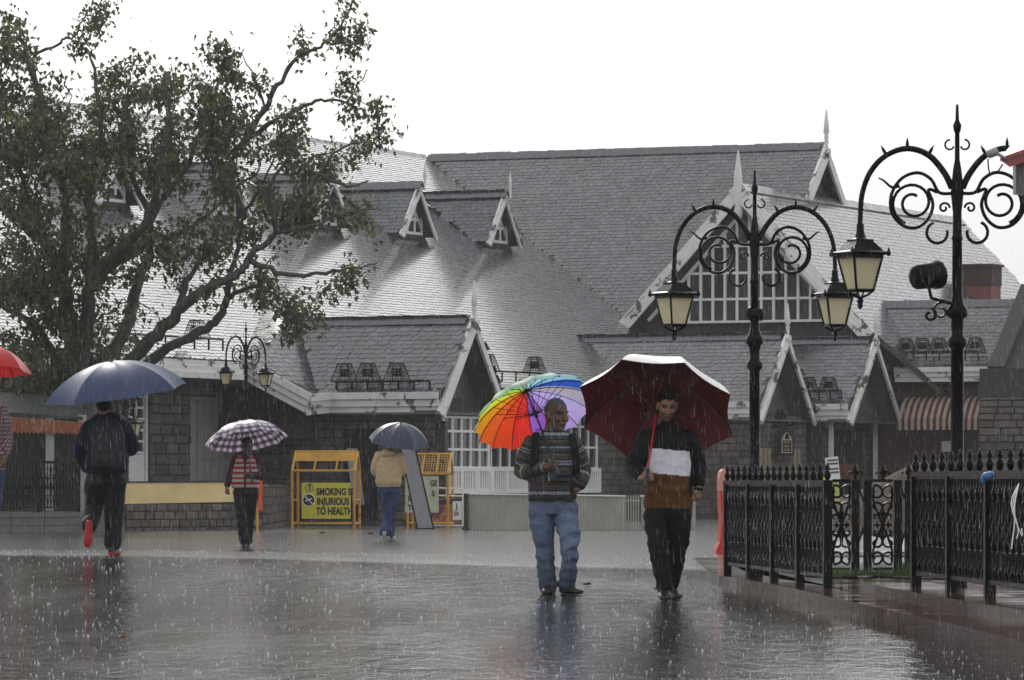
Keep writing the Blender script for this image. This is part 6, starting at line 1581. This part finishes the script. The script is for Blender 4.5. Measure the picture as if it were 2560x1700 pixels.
hand(body, wrL, (.5, -.3, .3), (.3, .6, 0), 1.2, 1.0, 1); hand(body, wrR, (-.1, -.2, -1), (-1, .3, 0), .6, 1.0, -1)
finish(body, 'body', t6_, .010, 2, M_skin, face_color(hc, r_, f_, u_, HS, np.array([0.2, 0.1, 0.065]), scalp=(.015, .013, .012)))
ha = MB(); ha.ell(hc + Vector((0, .015, .04)), (.082, .1, .085)); finish(ha, 'hair', t6_, .012, 1, M_cloth, lambda co: (.012, .01, .009))
ck = MB(); ck.loft([(P(tc, 1085), (.2, 0, 0), (0, .15, 0)), (P(tc, 1000), (.19, 0, 0), (0, .14, 0)), (P(tc, 955), (.18, 0, 0), (0, .11, 0)), (P(tc, 935), (.075, 0, 0), (0, .075, 0))], 24)
limb(ck, [shL, elL, elL.lerp(wrL, .84)], [.08, .07, .05], 12); limb(ck, [shR, elR, elR.lerp(wrR, .84)], [.08, .07, .05], 12)
def check(co):
    a = np.floor(co[:, 2] / .022).astype(int) % 2; b = np.floor((co[:, 0] + co[:, 1]) / .022).astype(int) % 2
    return np.where((a ^ b)[:, None] > 0, (.11, .02, .028), (.36, .33, .33)) * np.where((a & b)[:, None] > 0, .5, 1)
finish(ck, 'checked_shirt', t6_, .009, 2, M_cloth, check, (.006, 8, 4.0))
jn = MB(); jn.loft([(P(tc, 1100), (.16, 0, 0), (0, .12, 0)), (P(tc, 1065), (.17, 0, 0), (0, .12, 0))], 20)
limb(jn, [P(-46, 1090), kL, aL], [.11, .10, .08, .075], 14); limb(jn, [P(-10, 1090), kR, aR], [.11, .10, .08, .075], 14)
finish(jn, 'jeans', t6_, .012, 2, M_cloth, lambda co: (.06, .075, .15), (.010, 8, 6.0))
for a, fw in ((aL, (-.05, -1, 0)), (aR, (.1, -1, 0))):
    sh_ = MB(); a = a.copy(); a.z = .095; shoe(sh_, a, fw, 1.0); finish(sh_, 'shoe', t6_, .011, 2, M_shoe, lambda co: (.03, .025, .02))

# ------------------------------------------------------------------ umbrellas
def canopy_mat(name, rough, trans, coat=0.2): return mat(name, (1, 1, 1), rough=rough, var=0.10, scale=9, attr='Col', trans=trans, coat=coat, bump=0.0015, bscale=30)
M_can = canopy_mat('umbrella_cloth', .35, .30); M_canr = canopy_mat('thin_umbrella_cloth', .45, .6, 0.1); M_cano = canopy_mat('lined_umbrella_cloth', .5, .06, 0.0); M_cansh = canopy_mat('silver_umbrella_cloth', .22, .05, .5)
M_steel = mat('dark_steel', (0.03, 0.03, 0.032), rough=.35, metal=.6)
def umbrella(label, Y, hub, handp, R_, depth, n, out, inn=None, spin=0.0, tail=.1, shaft_m=None, handle_m=None, m_out=None, m_in=None, na=6, nr=9, grip=.12, group=None, vent=False):
    """hub and hand as (px, py, depth); canopy dome with n ribs round the shaft"""
    H = W(hub[0], hub[1], Y + hub[2]); Hd = W(handp[0], handp[1], Y + handp[2])
    ax = (H - Hd).normalized(); L = (H - Hd).length
    x = Vector((1, 0, 0)); x = (x - ax * x.dot(ax)).normalized(); y = ax.cross(x)
    t = thing('umbrella', label, 'umbrella', tuple(Hd), 0, group)
    t.rotation_euler = A3(x, y, ax).to_euler()
    def rp(i, f):   # point on rib i at fraction f
        a = spin + 2 * math.pi * i / n; th = f * 1.18
        r = R_ * math.sin(th) / math.sin(1.18) * (.92 + .08 * f); z = L - depth * (1 - math.cos(th)) / (1 - math.cos(1.18))
        return Vector((r * math.cos(a), r * math.sin(a), z))
    layers = [(0.0, out, m_out)] + ([(-.007, inn, m_in)] if inn else [])
    for off, cf, mm in layers:
        c = MB()
        for i in range(n):
            vs = []
            for j in range(nr + 1):
                f = j / nr; A_, B_ = rp(i, f), rp(i + 1, f)
                for k in range(na + 1):
                    u = k / na; p = A_.lerp(B_, .0005 + .999 * u); sg_ = math.sin(math.pi * u)
                    cen = Vector((0, 0, p.z)); p = cen + (p - cen) * (1 - .05 * sg_ * f ** 4); p.z += -.012 * sg_ * f * (1 - f) * 4 * R_ + off
                    vs.append(p)
            for j in range(nr):
                for k in range(na):
                    q = j * (na + 1) + k
                    c.add([vs[q], vs[q + na + 1], vs[q + na + 2], vs[q + 1]], [(0, 1, 2, 3)], 0, cf(i, (j + .5) / nr, (k + .5) / na))
        # weld per layer
        me = c.mesh('canopy' if off == 0 else 'lining', mm, True)
        import bmesh
        bm = bmesh.new(); bm.from_mesh(me); bmesh.ops.remove_doubles(bm, verts=bm.verts, dist=4e-6)
        bm.to_mesh(me); bm.free()
        link('canopy' if off == 0 else 'lining', me, t)
    for i in range(n):
        pts = [rp(i, f / 8) + Vector((0, 0, -.014)) for f in range(9)]; pts.append(rp(i, 1.0) + (rp(i, 1.0) - rp(i, .9)).normalized() * .02)
        rb = MB().tube(pts, .0045, 4).build('rib', M_steel, t)
        MB().tube([Vector((.012 * math.cos(spin + 2 * math.pi * i / n), .012 * math.sin(spin + 2 * math.pi * i / n), L - depth * .95 - .02)), rp(i, .5) + Vector((0, 0, -.016))], .0035, 4).build('stretcher', M_steel, rb)
    MB().tube([(0, 0, -.02), (0, 0, L + .0)], .0085, 8).build('shaft', shaft_m or M_steel, t)
    MB().lathe([(.018, L - depth * .95 - .05), (.02, L - depth * .95), (.014, L - depth * .95 + .02)], n=10).build('runner', M_steel, t)
    MB().lathe([(.022, L - .005), (.02, L + .012), (.006, L + .02), (.005, L + .02 + tail)], n=8).build('ferrule', M_steel, t)
    MB().lathe([(.012, -grip), (.017, -grip + .01), (.016, 0), (.017, .06), (.011, .075)], n=10).build('handle', handle_m or M_steel, t)
    return t
rb_cols = [(.45, .42, .52), (.52, .42, .80), (.48, .34, .80), (.32, .12, .58), (.75, .035, .02), (.80, .07, .015), (.82, .13, .015), (.82, .36, .01),
           (.72, .85, .05), (.28, .72, .18), (.34, .70, .28), (.22, .42, .30), (.34, .74, .72), (.42, .76, .82), (.30, .58, .82), (.03, .10, .50)]
umbrella('rainbow panelled umbrella held by the person in the patterned sweater', 41.7, (1213, 899, .09), (1279, 1070, -.29), .56, .25, 16, lambda i, f, u: rb_cols[i % 16], None, tail=.07, m_out=M_canr, handle_m=mat('green_handle', (.018, .03, .02), rough=.4), na=4)
umbrella('large maroon lined umbrella with silver white outside', 40.3, (1526, 866, .32), (1492, 1096, -.39), .685, .40, 8, lambda i, f, u: (.74, .74, .75), lambda i, f, u: (.17, .008, .012), spin=.32, tail=.03, shaft_m=mat('red_shaft', (.5, .02, .03), rough=.3), m_out=M_cansh, m_in=M_cano)
umbrella('wide navy blue umbrella over the person walking away', 51.7, (256, 833, .12), (282, 1012, .22), .78, .36, 8, lambda i, f, u: (.055, .085, .20) if not (.40 < f < .44) else (.02, .03, .08), None, spin=.25, tail=.03, m_out=canopy_mat('navy_umbrella_cloth', .38, .4, .12), nr=14)
def plaid(i, f, u):
    a = int(u * 6) % 2; b = int(f * 11) % 2
    return [(.66, .62, .66), (.20, .13, .22), (.24, .16, .25), (.05, .035, .055)][a * 2 + b]
umbrella('purple and white plaid umbrella over the striped waistcoat', 71.4, (562, 972, -.05), (579, 1094, -.24), .625, .30, 10, plaid, None, spin=.1, tail=.02, m_out=M_can, na=6, nr=11)
umbrella('small dark navy umbrella over the tan hooded walker', 82.0, (925, 975, .12), (914, 1082, .30), .55, .35, 8, lambda i, f, u: (.03, .036, .085), None, spin=.5, tail=.04, m_out=canopy_mat('dark_navy_cloth', .38, .2, .15))
umbrella('bright red umbrella cut by the left edge', 53.0, (-38, 790, 0), (-60, 1040, -.15), .56, .30, 8, lambda i, f, u: (.62, .012, .015), None, spin=.2, tail=.03, m_out=M_can, shaft_m=mat('red_shaft', (0, 0, 0)))
# ------------------------------------------------------------------ falling rain and splashes
m = bpy.data.materials.new('rain_water'); m.use_nodes = True; tt = m.node_tree; b = tt.nodes['Principled BSDF']
b.inputs['Base Color'].default_value = (.8, .82, .85, 1); b.inputs['Roughness'].default_value = .1
tr = tt.nodes.new('ShaderNodeBsdfTranslucent'); tr.inputs[0].default_value = (.85, .87, .9, 1); ms = tt.nodes.new('ShaderNodeMixShader'); ms.inputs[0].default_value = .6
tt.links.new(b.outputs[0], ms.inputs[1]); tt.links.new(tr.outputs[0], ms.inputs[2]); tt.links.new(ms.outputs[0], tt.nodes['Material Output'].inputs[0])
M_rain = m
g = np.random.default_rng(21)
n = 22000
Yd = (14 ** 3 + g.random(n) * (95 ** 3 - 14 ** 3)) ** (1 / 3) * 1.0
Yd = np.where(g.random(n) < .55, g.uniform(14, 50, n), Yd)
Xd = g.uniform(-.118, .118, n) * Yd; Zd = g.uniform(0.05, 1.0, n) * (1 + .105 * Yd)
ln = g.uniform(.03, .09, n) * np.clip(Yd / 32, .7, 2.0); wd = g.uniform(.00012, .0005, n) * np.clip(Yd / 40, .7, 1.6)
tilt = g.normal(-.05, .05, n)
V = np.zeros((n, 5, 3)); c = np.stack([Xd, Yd, Zd], 1)
V[:, 0] = c + np.stack([tilt * ln * -.5, 0 * ln, -ln * .4], 1); V[:, 4] = c + np.stack([tilt * ln * .5, 0 * ln, ln * .6], 1)
for k in range(3):
    a = 2.094 * k; V[:, 1 + k] = c + np.stack([np.cos(a) * wd, np.sin(a) * wd, -ln * .25], 1)
fs = []
for i in range(n):
    o = i * 5; fs += [(o, o + 2, o + 1), (o, o + 3, o + 2), (o, o + 1, o + 3), (o + 4, o + 1, o + 2), (o + 4, o + 2, o + 3), (o + 4, o + 3, o + 1)]
me = bpy.data.meshes.new('rain'); me.from_pydata(V.reshape(-1, 3).tolist(), [], fs); me.materials.append(M_rain)
tag(link('rain', me), 'slender drops of rain falling over the whole square', 'rain', kind='stuff')
# splashes: small crowns of water standing on the road
sp = MB(); n = 8000
for i in range(n):
    if i < 6000: y = 22 + 34 * g.random() ** 1.5; 
    else: y = g.uniform(46, 64)
    x = g.uniform(-.112, .112) * y
    if y < 50 and x > 1.7 + (50 - y) * .045: continue
    z = zg(x, y); s = (.22 + 1.0 * g.random() ** 4) * np.clip(y / 34, .8, 1.25)
    for k in range(int(g.integers(1, 4))):
        a = g.uniform(0, 6.28); d = .008 * s * g.random(); h = .016 * s * g.uniform(.5, 1.5); px, py = x + math.cos(a) * d, y + math.sin(a) * d; r = .0022 * s
        sp.add([(px - r, py, z), (px + r, py + r, z), (px, py - r, z), (px + math.cos(a) * .006 * s, py, z + h)], [(0, 1, 3), (1, 2, 3), (2, 0, 3)])
tag(sp.build('splashes', M_rain), 'tiny splashes of raindrops bouncing off the wet road', 'splash', kind='stuff')
# ------------------------------------------------------------------ rain haze in the air
hz = MB().box((0, 75, 8.5), (120, 190, 19)).build('haze', [])
hm = bpy.data.materials.new('rain_haze'); hm.use_nodes = True; ht = hm.node_tree
for nd in list(ht.nodes):
    if nd.type == 'BSDF_PRINCIPLED': ht.nodes.remove(nd)
pv = ht.nodes.new('ShaderNodeVolumePrincipled'); pv.inputs['Color'].default_value = (.92, .93, .95, 1); pv.inputs['Density'].default_value = 0.00036
ht.links.new(pv.outputs[0], ht.nodes['Material Output'].inputs['Volume'])
hz.data.materials.append(hm); tag(hz, 'thin grey rain haze filling the air of the square', 'haze', kind='stuff')
